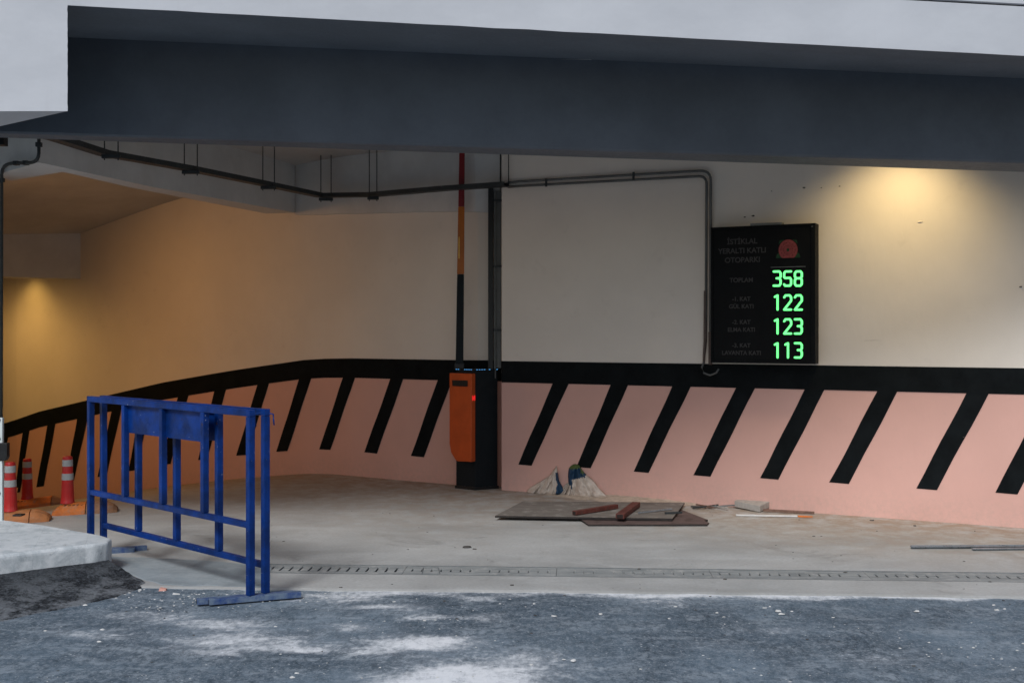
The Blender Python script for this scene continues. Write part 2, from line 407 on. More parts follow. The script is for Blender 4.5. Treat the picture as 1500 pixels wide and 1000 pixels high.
# stripes: (bottom left px, bottom right px, top left px, top right px)
right_st = [(759, 779, 810, 833), (844, 865, 895, 920), (928, 950, 985, 1012), (1016, 1041, 1078, 1106), (1113, 1140, 1179, 1208), (1215, 1243, 1285, 1315), (1342, 1372, 1416, 1449), (1458, 1490, 1531, 1566), (1585, 1620, 1662, 1700)]
left_st = [(-18, -6, 1, 12), (21, 29.5, 33, 43), (53, 64, 69.5, 81.5), (96, 108, 113, 129), (143, 156, 163.5, 178), (188, 200, 206, 222), (235, 250, 260.5, 276), (290, 303, 314, 331), (346, 362, 377, 394), (404.5, 421, 438, 456), (467.5, 484, 502.5, 520), (533.5, 552, 572, 591), (602, 621, 641, 662)]
def stripe(q, right):
    mb = MB(); N = 6; L = []; Rr = []
    bz, tz = SB, BB + .004
    for k in range(N + 1):
        t = k / N
        for (x0, x1, lst) in ((q[0], q[2], L), (q[1], q[3], Rr)):
            # straight in the wall's own plane: go from bottom point to top point
            if right: p = RW(x0, .0035).lerp(RW(x1, .0035), t)
            else: p = LWp(x0, .0035)[0].lerp(LWp(x1, .0035)[0], t); p = LWp(CX + F * p.x / p.y, .0035)[0]
            wob = .0025 * math.sin(x0 * 1.7 + t * 9)
            lst.append(Vector((p.x + wob, p.y + wob * RWS, zramp(*p) + bz + (tz - bz) * t)))
    rise = .006 * math.sin(q[0])
    L[0].z += .004 + rise; Rr[0].z += rise
    for k in range(N):
        mb.poly([L[k], Rr[k], Rr[k + 1], L[k + 1]])
    mb.build('painted_stripe', M['blackpaint'], wo)
for q in right_st: stripe(q, True)
for q in left_st: stripe(q, False)
# knocks and dots in the plaster
def wallspot(px, py, r, mat_, nm):
    p = RW(px, .002); D = p.y; z = H - (py - HY) / F * D; mb = MB()
    n = 7; c = Vector((p.x, p.y, z)); pts = []
    for k in range(n):
        a = 2 * math.pi * k / n; rr = r * random.uniform(.6, 1.1)
        pts.append(c + Vector((rd.x, rd.y, 0)) * rr * 1.4 * math.cos(a) + Vector((0, 0, rr * .7 * math.sin(a))))
    tip = c + Vector((rn.x, rn.y, 0)) * .012
    mb.add(pts + [tip], [[k, (k + 1) % n, n] for k in range(n)]); mb.build(nm, mat_, wo)
wallspot(1348, 325, .022, M['cream'], 'plaster_knock')
for x, y, r in [(1130, 280, .007), (1178, 275, .011), (1203, 275, .007), (1230, 273, .008), (1091, 318, .01), (1103, 316, .012), (1495, 420, .01), (1412, 640, .008)]:
    wallspot(x, y, r, M['stone'], 'anchor_hole')

# ------------------------------------------------------------------ floor, apron, road
DP = Vector((-1.6, 7.84)); DD = Vector((1, -.059)).normalized(); DN = Vector((-DD.y, DD.x))   # drain line (its middle)
def dline(x, off): # y of the line parallel to the drain, off metres behind it
    p = DP + DN * off; return p.y + (x - p.x) * DD.y / DD.x
def wally(x):
    return None
fl = MB(); xs = [-16 + i * .35 for i in range(72)]; ny = 46
for x in xs:
    y0 = dline(x, .15)
    for j in range(ny + 1):
        y = y0 + (25.5 - y0) * (j / ny) ** 1.25; fl.v.append(Vector((x, y, zf(x, y))))
for i in range(len(xs) - 1):
    for j in range(ny):
        a = i * (ny + 1) + j; fl.f.append([a, a + ny + 1, a + ny + 2, a + 1]); fl.m.append(0)
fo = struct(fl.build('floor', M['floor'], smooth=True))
at = fo.data.attributes.new('sand', 'FLOAT', 'POINT')  # grows towards the walls: sandy dirt plus painted warm bounce light
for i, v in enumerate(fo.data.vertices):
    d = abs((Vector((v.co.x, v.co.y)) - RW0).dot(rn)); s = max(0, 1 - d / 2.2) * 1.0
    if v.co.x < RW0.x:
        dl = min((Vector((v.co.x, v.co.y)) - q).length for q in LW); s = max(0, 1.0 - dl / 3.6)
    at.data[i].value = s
EDGE = -.56                                          # the slab's front edge, relative to the drain
def eline(x): return dline(x, EDGE) + .02 * math.sin(x * .9)
ap = MB(); xs2 = [-16 + i * .1 for i in range(250)]
for x in xs2:
    ye = eline(x) + .006 * math.sin(x * 13) + .008 * noise.noise(Vector((x * 5, 0, 0)))
    for q in ((x, dline(x, -.15), 0), (x, ye, 0.0), (x, ye - .03, -.006), (x, ye - .03, -.05)): ap.v.append(Vector(q))
for i in range(len(xs2) - 1):
    for j in range(3):
        a = i * 4 + j; ap.f.append([a, a + 4, a + 5, a + 1]); ap.m.append(0)
ao = struct(ap.build('apron_pavement', M['floor']))
# seam across the floor by the barrier
rm = MB()
xsr = [-60, -40, -25, -15, -10, -7] + [-5 + i * .045 for i in range(223)] + [6, 8, 12, 18, 30, 60]
tt = [0, .012] + [.03 + .035 * k for k in range(95)] + [3.8, 5, 8, 14, 25, 45, 70]
for x in xsr:
    for t in tt:
        y = eline(x) + .03 - t; z = -.010
        if -5.2 < x < 5.2 and t < 3.4: z += .005 * noise.fractal(Vector((x * 2, y * 2, 1)), 1, 2, 4)
        z = min(z, -.0045 if t > .09 else -.008); rm.v.append(Vector((x, y, z)))
for i in range(len(xsr) - 1):
    for j in range(len(tt) - 1):
        a = i * len(tt) + j; rm.f.append([a, a + len(tt), a + len(tt) + 1, a + 1]); rm.m.append(0)
ro = struct(rm.build('road', M['road'], smooth=True))
blobs = [(672, 992, 95, 22, 1.7), (628, 938, 60, 9, 1.3), (560, 950, 50, 7, .5), (330, 912, 75, 9, .6), (350, 935, 100, 12, .7), (440, 946, 40, 6, .7), (300, 950, 50, 7, .4), (590, 888, 42, 5, .6),
         (628, 900, 38, 3.5, .75), (545, 884, 34, 3.5, .7), (712, 902, 32, 3, .6), (520, 915, 45, 6, .5), (715, 1035, 150, 30, 1.0), (210, 900, 90, 8, .4), (120, 925, 60, 6, .4),
         (790, 962, 60, 9, .45), (960, 880, 45, 4, .55), (1170, 872, 200, 4, .5), (1150, 920, 45, 6, .4), (1300, 960, 80, 8, .3), (1040, 945, 60, 7, .3), (860, 868, 400, 4, .55), (1390, 870, 180, 4, .4), (480, 872, 90, 4, .6)]
at = ro.data.attributes.new('dust', 'FLOAT', 'POINT')
for i, v in enumerate(ro.data.vertices):
    if v.co.y < 3.5 or abs(v.co.x) > 6: continue
    px = CX + F * v.co.x / v.co.y; py = HY + F * H / v.co.y; d = 0
    wx = 26 * noise.noise(Vector((v.co.x * 3, v.co.y * 3, 4))); wy = 8 * noise.noise(Vector((v.co.x * 2.4, v.co.y * 4, 9)))
    for bx, by, rx, ry, s in blobs:
        q = ((px + wx - bx) / rx) ** 2 + ((py + wy - by) / ry) ** 2
        if q < 12: d += s * (.8 * math.exp(-q * 1.1) + .2 * math.exp(-q * .4))
    ed = eline(v.co.x) + .03 - v.co.y
    if ed < .5: d += max(0, 1 - ed / (.13 + .12 * noise.noise(Vector((v.co.x * 1.7, 3, 3))))) * (.55 + .5 * noise.noise(Vector((v.co.x * 2.3, 1, 9))))
    at.data[i].value = min(1.0, d)

# cement patch that buries the drain left of the grating
pm_ = MB(); pp = [(158, 814), (205, 815.5), (250, 817), (300, 820), (345, 824.5), (380, 826), (396, 825.5), (397, 840), (394, 859), (340, 858), (280, 857), (236, 855.5), (205, 846), (170, 830)]
dense = []
for i in range(len(pp)):
    a_, b_ = G(*pp[i], .0035), G(*pp[(i + 1) % len(pp)], .0035); n_ = 5
    for k in range(n_):
        q_ = a_.lerp(b_, k / n_); dense.append(q_ + Vector((.02 * noise.noise(Vector((q_.x * 9, q_.y * 9, 3))), .025 * noise.noise(Vector((q_.x * 9, q_.y * 9, 8))), 0)))
c_ = sum(dense, Vector()) / len(dense); pm_.add([Vector((v.x, v.y, .0005)) for v in dense] + [v + (c_ - v) * .02 for v in dense] + [c_], [[i, (i + 1) % len(dense), len(dense) + (i + 1) % len(dense), len(dense) + i] for i in range(len(dense))] + [[len(dense) + i, len(dense) + (i + 1) % len(dense), 2 * len(dense)] for i in range(len(dense))])
struct(pm_.build('cement_patch', plain('smooth_grey_cement_patch', (.27, .31, .33), .75, .16, 3, .25, .005, dust=(.42, .46, .48), dustamt=.6, fine=35)))

# drainage channel
dr = thing('floor_drain', 'long narrow drain with slotted dusty grating across the garage entrance', 'drain', (DP.x, DP.y, 0))
def dpt(u, v, z): p = DP + DD * u + DN * v; return Vector((p.x, p.y, z))
tr = MB()
tr.poly([dpt(-14, -.15, -.16), dpt(9, -.15, -.16), dpt(9, .15, -.16), dpt(-14, .15, -.16)])
for s in (-.15, .15): tr.poly([dpt(-14, s, -.16), dpt(9, s, -.16), dpt(9, s, -.001), dpt(-14, s, -.001)])
tr.build('channel', M['void'], dr)
u = -4.2; npan = 0
while u < 7.2:
    L_ = 1.02 if npan != 0 else 1.0
    big = u < .0
    pm = MB(); zt = -.0015; zb = -.02
    def bx(u0, u1, v0, v1, z1=zt): pm.ext([dpt(u0, v0, zb), dpt(u1, v0, zb), dpt(u1, v1, zb), dpt(u0, v1, zb)], (0, 0, z1 - zb))
    h0, h1 = (-.066, .082) if big else (-.034, .055)
    g0, g1 = u + .0015, u + L_ - .0015
    bx(g0, g1, -.138, h0); bx(g0, g1, h1, .138)
    pit = .065; ns = int(L_ / pit); c0 = u + (L_ - (ns - 1) * pit) / 2; sw = .0072 if big else .0068
    prev = g0
    for k in range(ns):
        c = c0 + k * pit
        if not big and random.random() < .07: continue
        bx(prev, c - sw, h0, h1); prev = c + sw
    bx(prev, g1, h0, h1)
    pm.build('grating_panel', M['drain'], dr)
    u += L_; npan += 1
fr = MB()
for s in (-.144, .144): fr.ext([dpt(-14, s - .0035, -.03), dpt(9, s - .0035, -.03), dpt(9, s + .0035, -.03), dpt(-14, s + .0035, -.03)], (0, 0, .0312))
fr.build('frame', M['galv'], dr)
cv = MB(); a0 = G(618, 838); 
for (x0, x1, y0, y1) in ((618, 644, 831, 840),):
    q = [G(x0, y1), G(x1, y1), G(x1 - 2, y0), G(x0 + 2, y0)]
    for k in range(4):
        p, r_ = q[k] + Vector((0, 0, .001)), q[(k + 1) % 4] + Vector((0, 0, .001)); cv.bar(p, r_, .005, .003)
cv.build('access_frame', M['galv'], dr)

# ------------------------------------------------------------------ garage building over the entrance
gb = thing('garage_building', 'white concrete building front with deep grey beam over the garage entrance', 'building', (0, 7.3, 0))
XR = 8.0
# fascia: lower edge follows the photographed slope
fl0 = P(99, 8, 7.2); fr0 = P(1500, 82, 7.5)
dF = (fr0 - fl0) / (fr0.x - fl0.x)
def fa(x, dz=0, back=0): p = fl0 + dF * (x - fl0.x); return Vector((p.x, p.y + back, p.z + dz))
xL = fl0.x
m_ = MB(); step = .22; x = xL; pts = []
while x < XR: pts.append(x); x += step
pts.append(XR)
ftop = P(1500, 10, 7.5); topdz = ftop.z - fr0.z
for i in range(len(pts) - 1):
    a, b = pts[i], pts[i + 1]
    na = .004 * noise.noise(Vector((a * 4, 0, 0))); nb = .004 * noise.noise(Vector((b * 4, 0, 0)))
    m_.poly([fa(a, na), fa(b, nb), fa(b, topdz), fa(a, topdz)])
    m_.poly([fa(a, na), fa(b, nb), fa(b, nb, .006), fa(a, na, .006)])
m_.poly([fa(xL, topdz), fa(XR, topdz), fa(XR, topdz, .3), fa(xL, topdz, .3)])
m_.build('fascia', M['fascia'], gb)
# upper parapet above a recessed dark joint
um = MB(); um.prism([fa(-12, topdz + .022, .012), fa(XR, topdz + .022, .012), fa(XR, topdz + .022, .4), fa(-12, topdz + .022, .4)],
                    [fa(-12, topdz + 3.2, .012), fa(XR, topdz + 3.2, .012), fa(XR, topdz + 3.2, .4), fa(-12, topdz + 3.2, .4)])
um.build('upper_wall', M['fascia'], gb)
jm = MB(); jm.prism([fa(-12, topdz + .0, .05), fa(XR, topdz + .0, .05), fa(XR, topdz + .0, .38), fa(-12, topdz + .0, .38)],
                    [fa(-12, topdz + .02, .05), fa(XR, topdz + .02, .05), fa(XR, topdz + .02, .38), fa(-12, topdz + .02, .38)])
jm.build('joint', M['black'], gb)
# left drop panel of the fascia (triangular underside)
zb = P(98, 163, 7.2).z
lb = MB()
L0 = Vector((xL, 7.2, 0)); Lf = Vector((-12, 7.2 - .2, 0)); Lb = Vector((-12, 13.0, 0)); L1 = P(0, 182, 7.73); 
dirb = Vector((L1.x - xL, L1.y - 7.2, 0)); far = L0 + dirb * 9
N = 26
edge = [Vector((xL + .004 * noise.noise(Vector((k * 1.3, 2, 0))), 7.2, zb + (fl0.z - zb) * k / N)) for k in range(N + 1)]
bot = [Vector((xL - 6 * k / 30, 7.2, zb + .006 * noise.noise(Vector((k * 1.9, 7, 0))))) for k in range(31)]
lb.poly(bot[::-1] + edge[1:] + [Vector((xL, 7.2, fl0.z + topdz + .0)), Vector((xL - 6, 7.2, fl0.z + topdz))])
lb.poly([L0 + Vector((0, 0, zb)), Vector((xL - 6, 7.2, zb)), Vector((far.x, far.y, zb))])
lb.build('fascia_drop', M['fascia'], gb)
sf = MB(); sf.poly([L0 + Vector((0, .002, zb + .002)), Vector((xL - 6, 7.202, zb + .002)), Vector((far.x, far.y, zb + .002))])
# soffit, front beam
bl, br = P(100, 55, 8.1), P(1500, 115, 8.4)
bfl, bfr = P(100, 198, 8.1), P(1500, 239, 8.4)
bbl, bbr = P(100, 205, 8.33), P(1500, 252, 8.86)
def lin(a, b, x): t = (x - a.x) / (b.x - a.x); q = a + (b - a) * t; return Vector((x, q.y, q.z))
s_ = MB()
s_.poly([fa(xL, .004, .003), fa(XR, .004, .003), lin(bl, br, XR), lin(bl, br, xL)])
s_.poly([fa(xL, .004, .003), lin(bl, br, xL), lin(bl, br, -9), Vector((-9, 7.3, 3.66))])
s_.build('soffit', M['soffit'], gb)
b_ = MB(); XLb = -9
e = Vector((0, 0, .06))
# lower arris rounded by two facets
A = [lin(bl, br, XLb), lin(bl, br, XR)]; B = [lin(bfl, bfr, XLb), lin(bfl, bfr, XR)]; C_ = [lin(bbl, bbr, XLb), lin(bbl, bbr, XR)]
fc = Vector((0, .012, -.0)); up = Vector((0, 0, .014))
b_.poly([A[0], A[1], B[1] + up, B[0] + up]); b_.poly([B[0] + up, B[1] + up, B[1] + fc, B[0] + fc]); b_.poly([B[0] + fc, B[1] + fc, C_[1], C_[0]])
topb = Vector((0, 0, 1.2)); b_.poly([C_[0], C_[1], C_[1] + topb, C_[0] + topb])
b_.build('front_beam', M['darkgrey'], gb)
# roof slab closing everything above
rf = MB(); rf.box(-16.5, XR, 7.62, 25.5, 4.1, 4.4); rf.build('roof_slab', M['ceil'], gb)
# inner ceiling
cm = MB(); ncx = 40; ncy = 30; wx = [-16.5 + i * (XR + 16.5) / ncx for i in range(ncx + 1)]
for x in wx:
    for j in range(ncy + 1):
        y = 8.25 + (25.5 - 8.25) * j / ncy; cm.v.append(Vector((x, y, zc(x, y))))
for i in range(ncx):
    for j in range(ncy):
        a = i * (ncy + 1) + j; cm.f.append([a, a + ncy + 1, a + ncy + 2, a + 1]); cm.m.append(0)
cm.build('ceiling', M['ceil'], gb, smooth=True)
# inner beam at the head of the ramp
ZB = 2.95
K1 = G  # noqa
def Z(px, py, z): D = (z - H) * F / (HY - py); return Vector((ray(px) * D, D, z))
c0 = Z(57, 238, ZB); c1 = Z(224, 274, ZB); c2 = Z(432, 311.5, ZB); cl = Vector((-4.46, 10.02, ZB))
c0.z = ZB
back = [Vector((c0.x - .02, c0.y + .55, ZB)), Vector((c1.x - .22, c1.y + .05, ZB)), Vector((c2.x - .35, c2.y + .12, ZB))]
ib = MB()
ib.prism([c0, c1, c2, back[2], back[1], back[0]], [v + Vector((0, 0, .75)) for v in (c0, c1, c2, back[2], back[1], back[0])])
ib.build('ramp_beam', M['beamgrey'], gb)
ib = MB(); cb = Vector((cl.x - .05, cl.y + .42, ZB)); g1 = c0 + Vector((-.003, 0, 0)); g2 = back[0] + Vector((-.003, 0, 0))
ib.prism([g1, g2, cb, cl], [v + Vector((0, 0, .75)) for v in (g1, g2, cb, cl)]); ib.build('side_beam', M['beamgrey'], gb)
# shallow downstand along the left wall
wl = [Vector((p.x, p.y)) for p in (LWp(x)[0] for x in (440, 476, 515, 560, 612, 665, 700))] + [LW[-1]]
dsb = MB(); nn = []
for i, p in enumerate(wl):
    d = (wl[min(i + 1, len(wl) - 1)] - wl[max(i - 1, 0)]).normalized(); n = Vector((d.y, -d.x)); n = n if n.y < 0 else -n
    t = i / (len(wl) - 1); nn.append((p, p + n * .09, 2.93 - .12 * t))
for i in range(len(nn) - 1):
    (p, q, z), (p2, q2, z2) = nn[i], nn[i + 1]
    dsb.poly([(q.x, q.y, z), (q2.x, q2.y, z2), (q2.x, q2.y, 3.7), (q.x, q.y, 3.7)])
    dsb.poly([(q.x, q.y, z), (q2.x, q2.y, z2), (p2.x, p2.y, z2), (p.x, p.y, z)])
dsb.build('wall_downstand', M['beamgrey'], gb)
# cross beam further down the ramp
w118 = LWp(118)[0]; zcb = 2.295
fA = Vector((w118.x, w118.y, zcb)); fB = Z(0, 405, zcb); d = (fB - fA).normalized(); fB = fA + d * 4.2
nb = Vector((-d.y, d.x, 0)); nb = nb if nb.y > 0 else -nb
fA2 = fA - d * .25
xb = MB(); xb.prism([fA2, fB, fB + nb * .3, fA2 + nb * .3], [v + Vector((0, 0, 1.1)) for v in (fA2, fB, fB + nb * .3, fA2 + nb * .3)])
xb.build('cross_beam', M['beamgrey'], gb)
# column and inner ramp wall, just outside the frame on the left
co = MB(); co.box(-4.92, -4.47, 9.95, 10.12, -.3, 2.948); co.build('column', M['beamgrey'], gb, bevel=.01)
iw = MB(); e0 = Vector((-4.92, 10.25)); e1 = e0 + RU * 13
iw.ext([(e0.x, e0.y, -2.4), (e1.x, e1.y, -2.4), (e1.x - .1, e1.y - .2, -2.4), (e0.x - .1, e0.y - .2, -2.4)], (0, 0, 6.2)); iw.build('ramp_side_wall', M['cream'], gb)
sw_ = MB(); sw_.box(-16, -4.93, 9.85, 10.02, 0, 3.9); sw_.build('sky_blocking_wall', M['cream'], gb)  # unseen wall added to shut out the sky and darken the left

# ------------------------------------------------------------------ lamps
def lamp(name, label, p, wallpt, energy, col, angle, blend, size=.09):
    t = thing(name, label, 'lamp', (p.x, p.y, p.z))
    h = MB(); h.lathe((p.x, p.y, p.z), [(.06, .012), (.075, .02), (.075, .14), (.05, .17), (.02, .18)], 20); h.build('housing', M['darksteel'], t, smooth=False)
    g = MB(); g.lathe((p.x, p.y, p.z), [(.001, .022), (.058, .022)], 16); g.build('lens', emit('warm_lamp_lens', col, 6), t)
    c = zc(p.x, p.y); s = MB(); s.tube([(p.x, p.y, p.z + .17), (p.x, p.y, c)], .008); s.build('stem', M['darksteel'], t)
    l = bpy.data.lights.new('lamp_light', 'SPOT'); l.energy = energy; l.color = col; l.spot_size = R(angle); l.spot_blend = blend; l.shadow_soft_size = size
    lo = bpy.data.objects.new('lamp_light', l); COL.objects.link(lo); lo.parent = t; lo.location = (0, 0, .0)
    d = Vector((wallpt[0] - p.x, wallpt[1] - p.y, wallpt[2] - p.z)); lo.rotation_euler = d.to_track_quat('-Z', 'Y').to_euler()
    return t
q = RW(1312, .68); wq = RW(1312)
lamp('wall_washer_lamp', 'warm downlight hidden above the right wall, casting the yellow pool of light', Vector((q.x, q.y, 3.3)), (wq.x, wq.y, 2.0), 53, (1.0, .73, .35), 112, 1.0)
p_, n_ = LWp(52); q = p_ + n_ * .42
lamp('ramp_lamp', 'yellow downlight behind the cross beam above the curved ramp wall', Vector((q.x, q.y, 2.52)), (p_.x, p_.y, .9), 12, (1.0, .56, .13), 110, 1.0)
q = Vector((-7.6, 14.6)); lamp('ramp_lamp', 'yellow ceiling lamp further down the ramp out past the cross beam', Vector((q.x, q.y, 2.0)), (-6.9, 15.6, -.6), 50, (1.0, .55, .16), 165, .6)
q = Vector((-5.95, 12.3)); lamp('ramp_lamp', 'yellow ceiling lamp over the head of the ramp just left of the frame', Vector((q.x, q.y, 2.75)), (-2.3, 12.9, -.6), 62, (1.0, .47, .14), 165, 1.0, .3)

# ------------------------------------------------------------------ cable tray, rods, conduits
tp = [Z(60, 200, 3.07), Z(80, 205, 3.07), Z(153, 228, 3.07), Z(280, 250.5, 3.07), Z(395, 273.5, 3.07), P(470, 289, 12.75), P(545, 288, 12.35), P(650, 279, 11.9), P(742, 273, 11.6)]
tray = thing('cable_tray', 'dark cable tray hung on thin rods below the ceiling, bending along the wall', 'cable tray', tuple(tp[4]))
pan = MB()
for i in range(len(tp) - 1):
    pan.bar(tp[i], tp[i + 1], .10, .006)
    for s in (-.05, .05):
        d = (tp[i + 1] - tp[i]).normalized(); r_ = Vector((d.y, -d.x, 0)).normalized() * s
        pan.bar(tp[i] + r_ + Vector((0, 0, .02)), tp[i + 1] + r_ + Vector((0, 0, .02)), .004, .046)
pan.build('tray_channel', M['darksteel'], tray)
cb_ = MB()
for k in range(3):
    cb_.tube([v + Vector((.02 * (k - 1), .01 * (k - 1), .018 + .006 * (k % 2))) for v in tp], .011, 6)
cb_.build('cable', M['black'], tray)
def hang(px0, px1, py, D=None):
    a = P(px0, py, D) if D else Z(px0, py, 3.05); b = P(px1, py, D) if D else Z(px1, py, 3.05)
    s = MB(); ex = (b - a).normalized() * .02; s.bar(a - ex, b + ex, .035, .03); s.build('hanger_strut', M['darksteel'], tray, bevel=.002)
    for v in (a, b):
        r = MB(); r.tube([v - Vector((0, 0, .03)), Vector((v.x, v.y, zc(v.x, v.y)))], .0055, 6); r.build('hanger_rod', M['darksteel'], tray)
for x0, x1, y in ((153, 173, 229.5), (270, 289, 252.5), (385, 402, 275), ): hang(x0, x1, y)
hang(470, 485, 292, 12.72); hang(541, 552, 290.5, 12.33)
for x0, y0 in ((733, 270), (745, 270)):
    v = P(x0, y0, 11.62); r = MB(); r.tube([v, Vector((v.x, v.y, CEIL))], .005, 6); r.build('hanger_rod', M['darksteel'], tray)

trk = thing('cable_trunking', 'tall dark vertical cable trunking standing in the wall corner above the gate box', 'cable trunking', (-.18, 11.88, 1.1))
t_ = MB(); x0 = ray(715) * 11.82; x1 = ray(722.5) * 11.82; t_.box(x0, x1, 11.80, 11.93, 1.12, 3.07); t_.build('black_channel', M['black'], trk, bevel=.003)
t_ = MB(); x2 = ray(734) * 11.8; t_.box(x1 + .004, x2, 11.83, 11.93, 1.225, 3.03); t_.build('grey_channel', M['conduit'], trk, bevel=.003)
t_ = MB(); t_.tube([(x1 + .018, 11.815, 1.12), (x1 + .018, 11.815, 3.02)], .012); t_.build('pipe', M['conduit'], trk)
for zz in (2.92, 2.25, 1.6): t_ = MB(); t_.box(x1 + .002, x2 + .02, 11.80, 11.829, zz, zz + .022); t_.build('clamp', M['darksteel'], trk)

cd = thing('wall_conduits', 'pair of grey conduits along the wall turning down beside the black display', 'conduit', tuple(RW(900).to_3d() + Vector((0, 0, 3))))
def rw3(px, py, off=.03): p = RW(px, off); return Vector((p.x, p.y, H - (py - HY) / F * p.y))
def arc(a, c, b, n=6): return [a.lerp(c, k / n).lerp(c.lerp(b, k / n), k / n) for k in range(n + 1)]
o1 = [rw3(744, 268), rw3(760, 266)] + arc(rw3(1024, 250.5), rw3(1041, 249.5), rw3(1041, 264)) + [rw3(1040.5, 490)]
o2 = [rw3(744, 274), rw3(764, 272.5)] + arc(rw3(1022, 258.5), rw3(1035, 257.5), rw3(1035, 270)) + [rw3(1034, 470)]
for o in (o1, o2): mb = MB(); mb.tube(o, .0125, 8); mb.build('conduit_pipe', M['conduit'], cd, smooth=True)
mb = MB(); mb.tube([rw3(1040.5, 486), rw3(1040.5, 534)], .018, 8); mb.build('sleeve', M['brownpipe'], cd)
mb = MB(); mb.tube([rw3(1033.5, 426), rw3(1033, 500), rw3(1031.5, 520), rw3(1031, 532)], [.016, .016, .013, .011], 8); mb.build('sleeve', M['brownpipe'], cd)
for x, y in ((800, 267.5), (928, 258)): a = rw3(x, y - 6, .046); b = rw3(x, y + 6, .046); mb = MB(); mb.bar(a, b, .02, .012, up=(rn.x, rn.y, 0)); mb.build('pipe_clip', M['darksteel'], cd)
lc = [rw3(1031, 530, .05), rw3(1028, 538, .07), rw3(1031, 546, .09), rw3(1040, 549.5, .1), rw3(1049, 546, .1), rw3(1053, 540, .09)]
mb = MB(); mb.tube(lc, .0085, 6); mb.build('loop_cable', M['conduit'], cd, smooth=True)

c2_ = thing('ceiling_conduit', 'thin dark conduit bending left under the pale beam and dropping at the frame edge', 'conduit', tuple(Z(57, 238, ZB)))
pts = [P(57, 203, 9.18), P(57, 222, 9.18)] + arc(P(57, 224, 9.18), P(56.5, 238, 9.18), P(44, 238.5, 9.3), 5) + [P(20, 239, 9.55)] + arc(P(14, 240, 9.62), P(3, 242, 9.8), P(2.5, 256, 9.85), 5) + [P(2, 480, 9.9), P(1.5, 760, 9.9)]
mb = MB(); mb.tube(pts, .014, 8); mb.build('pipe', M['darksteel'], c2_, smooth=True)
for i, (x, y) in enumerate(((57, 212), (38, 238.8), (24, 239.2), (2.4, 264))):
    d_ = (9.18, 9.36, 9.5, 9.86)[i]; c = P(x, y, d_); mb = MB(); mb.box(c.x - .022, c.x + .022, c.y - .02, c.y + .02, c.z - .018, c.z + .018); mb.build('coupling', M['darksteel'], c2_, bevel=.004)
jb = MB(); c = P(3, 206, 8.9); jb.box(c.x - .06, c.x + .03, c.y - .04, c.y + .04, c.z - .04, c.z + .05); tag(jb.build('junction_box', M['black'], loc=tuple(c), bevel=.005), 'small black box under the front beam at the upper left corner', 'junction box')

# ------------------------------------------------------------------ display sign
OFF = .13
def sg(px, py, off=OFF): p = RW(px, off); return Vector((p.x, p.y, H - (py - HY) / F * p.y))
sx0, sx1 = RW(1041.5, OFF), RW(1194.5, OFF)
zt_, zb_ = 2.54, 1.315
r3 = Vector((rd.x, rd.y, 0)); n3 = Vector((rn.x, rn.y, 0))
O = Vector((sx0.x, sx0.y, zb_)); W_ = (sx1 - sx0).length; HH = zt_ - zb_
sign = thing('occupancy_display', 'black display board with green numbers 358, 122, 123 and 113 on the wall', 'display board', tuple(O))
def sp(u, v, d=0): return O + r3 * u + Vector((0, 0, v)) + n3 * d
def uv(px, py):
    p = RW(px, OFF); return (p - sx0).dot(rd), (H - (py - HY) / F * p.y) - zb_
mb = MB(); mb.ext([sp(0, 0, -.004), sp(W_, 0, -.004), sp(W_, HH, -.004), sp(0, HH, -.004)], -n3 * (OFF - .012)); mb.build('case', M['signblack'], sign, bevel=.004)
for (a, b, c, d) in ((0, W_, 0, .022), (0, W_, HH - .022, HH), (0, .02, .0225, HH - .0225), (W_ - .035, W_, .0225, HH - .0225)):
    mb = MB(); mb.ext([sp(a, c, -.003), sp(b, c, -.003), sp(b, d, -.003), sp(a, d, -.003)], n3 * .012); mb.build('frame', M['signblack'], sign, bevel=.002)
mb = MB(); mb.ext([sp(.022, .024, -.0035), sp(W_ - .037, .024, -.0035), sp(W_ - .037, HH - .024, -.0035), sp(.022, HH - .024, -.0035)], n3 * .004); mb.build('face_panel', M['signblack'], sign)
u0, v0 = uv(1098, 328); u1, _ = uv(1144, 325)
mb = MB(); mb.ext([sp(u0, HH + .001, -.1), sp(u1, HH + .001, -.1), sp(u1, HH + .001, -.02), sp(u0, HH + .001, -.02)], (0, 0, .022)); mb.build('hanging_bracket', M['galv'], sign, bevel=.002)
mb = MB(); u_, v_ = uv(1190, 332); mb.lathe(sp(u_, v_, .011), [(.007, -.003), (.007, .003)], 8); mb.build('screw', M['galv'], sign)
GL = {'3': [[(0, 1), (.8, 1), (1, .87), (1, .63), (.82, .52), (.42, .52)], [(.82, .49), (1, .38), (1, .14), (.8, 0), (0, 0)]],
      '5': [[(1, 1), (.18, 1), (0, .9), (0, .6), (.15, .54), (.85, .54), (1, .42), (1, .12), (.85, 0), (.15, 0), (0, .1)]],
      '8': [[(.2, .52), (0, .64), (0, .88), (.2, 1), (.8, 1), (1, .88), (1, .64), (.8, .52), (.2, .52), (0, .4), (0, .12), (.2, 0), (.8, 0), (1, .12), (1, .4), (.8, .52)]],
      '2': [[(0, .86), (.2, 1), (.8, 1), (1, .86), (1, .62), (0, .0), (1, 0)]],
      '1': [[(.16, .9), (.55, 1), (.55, 0)]]}
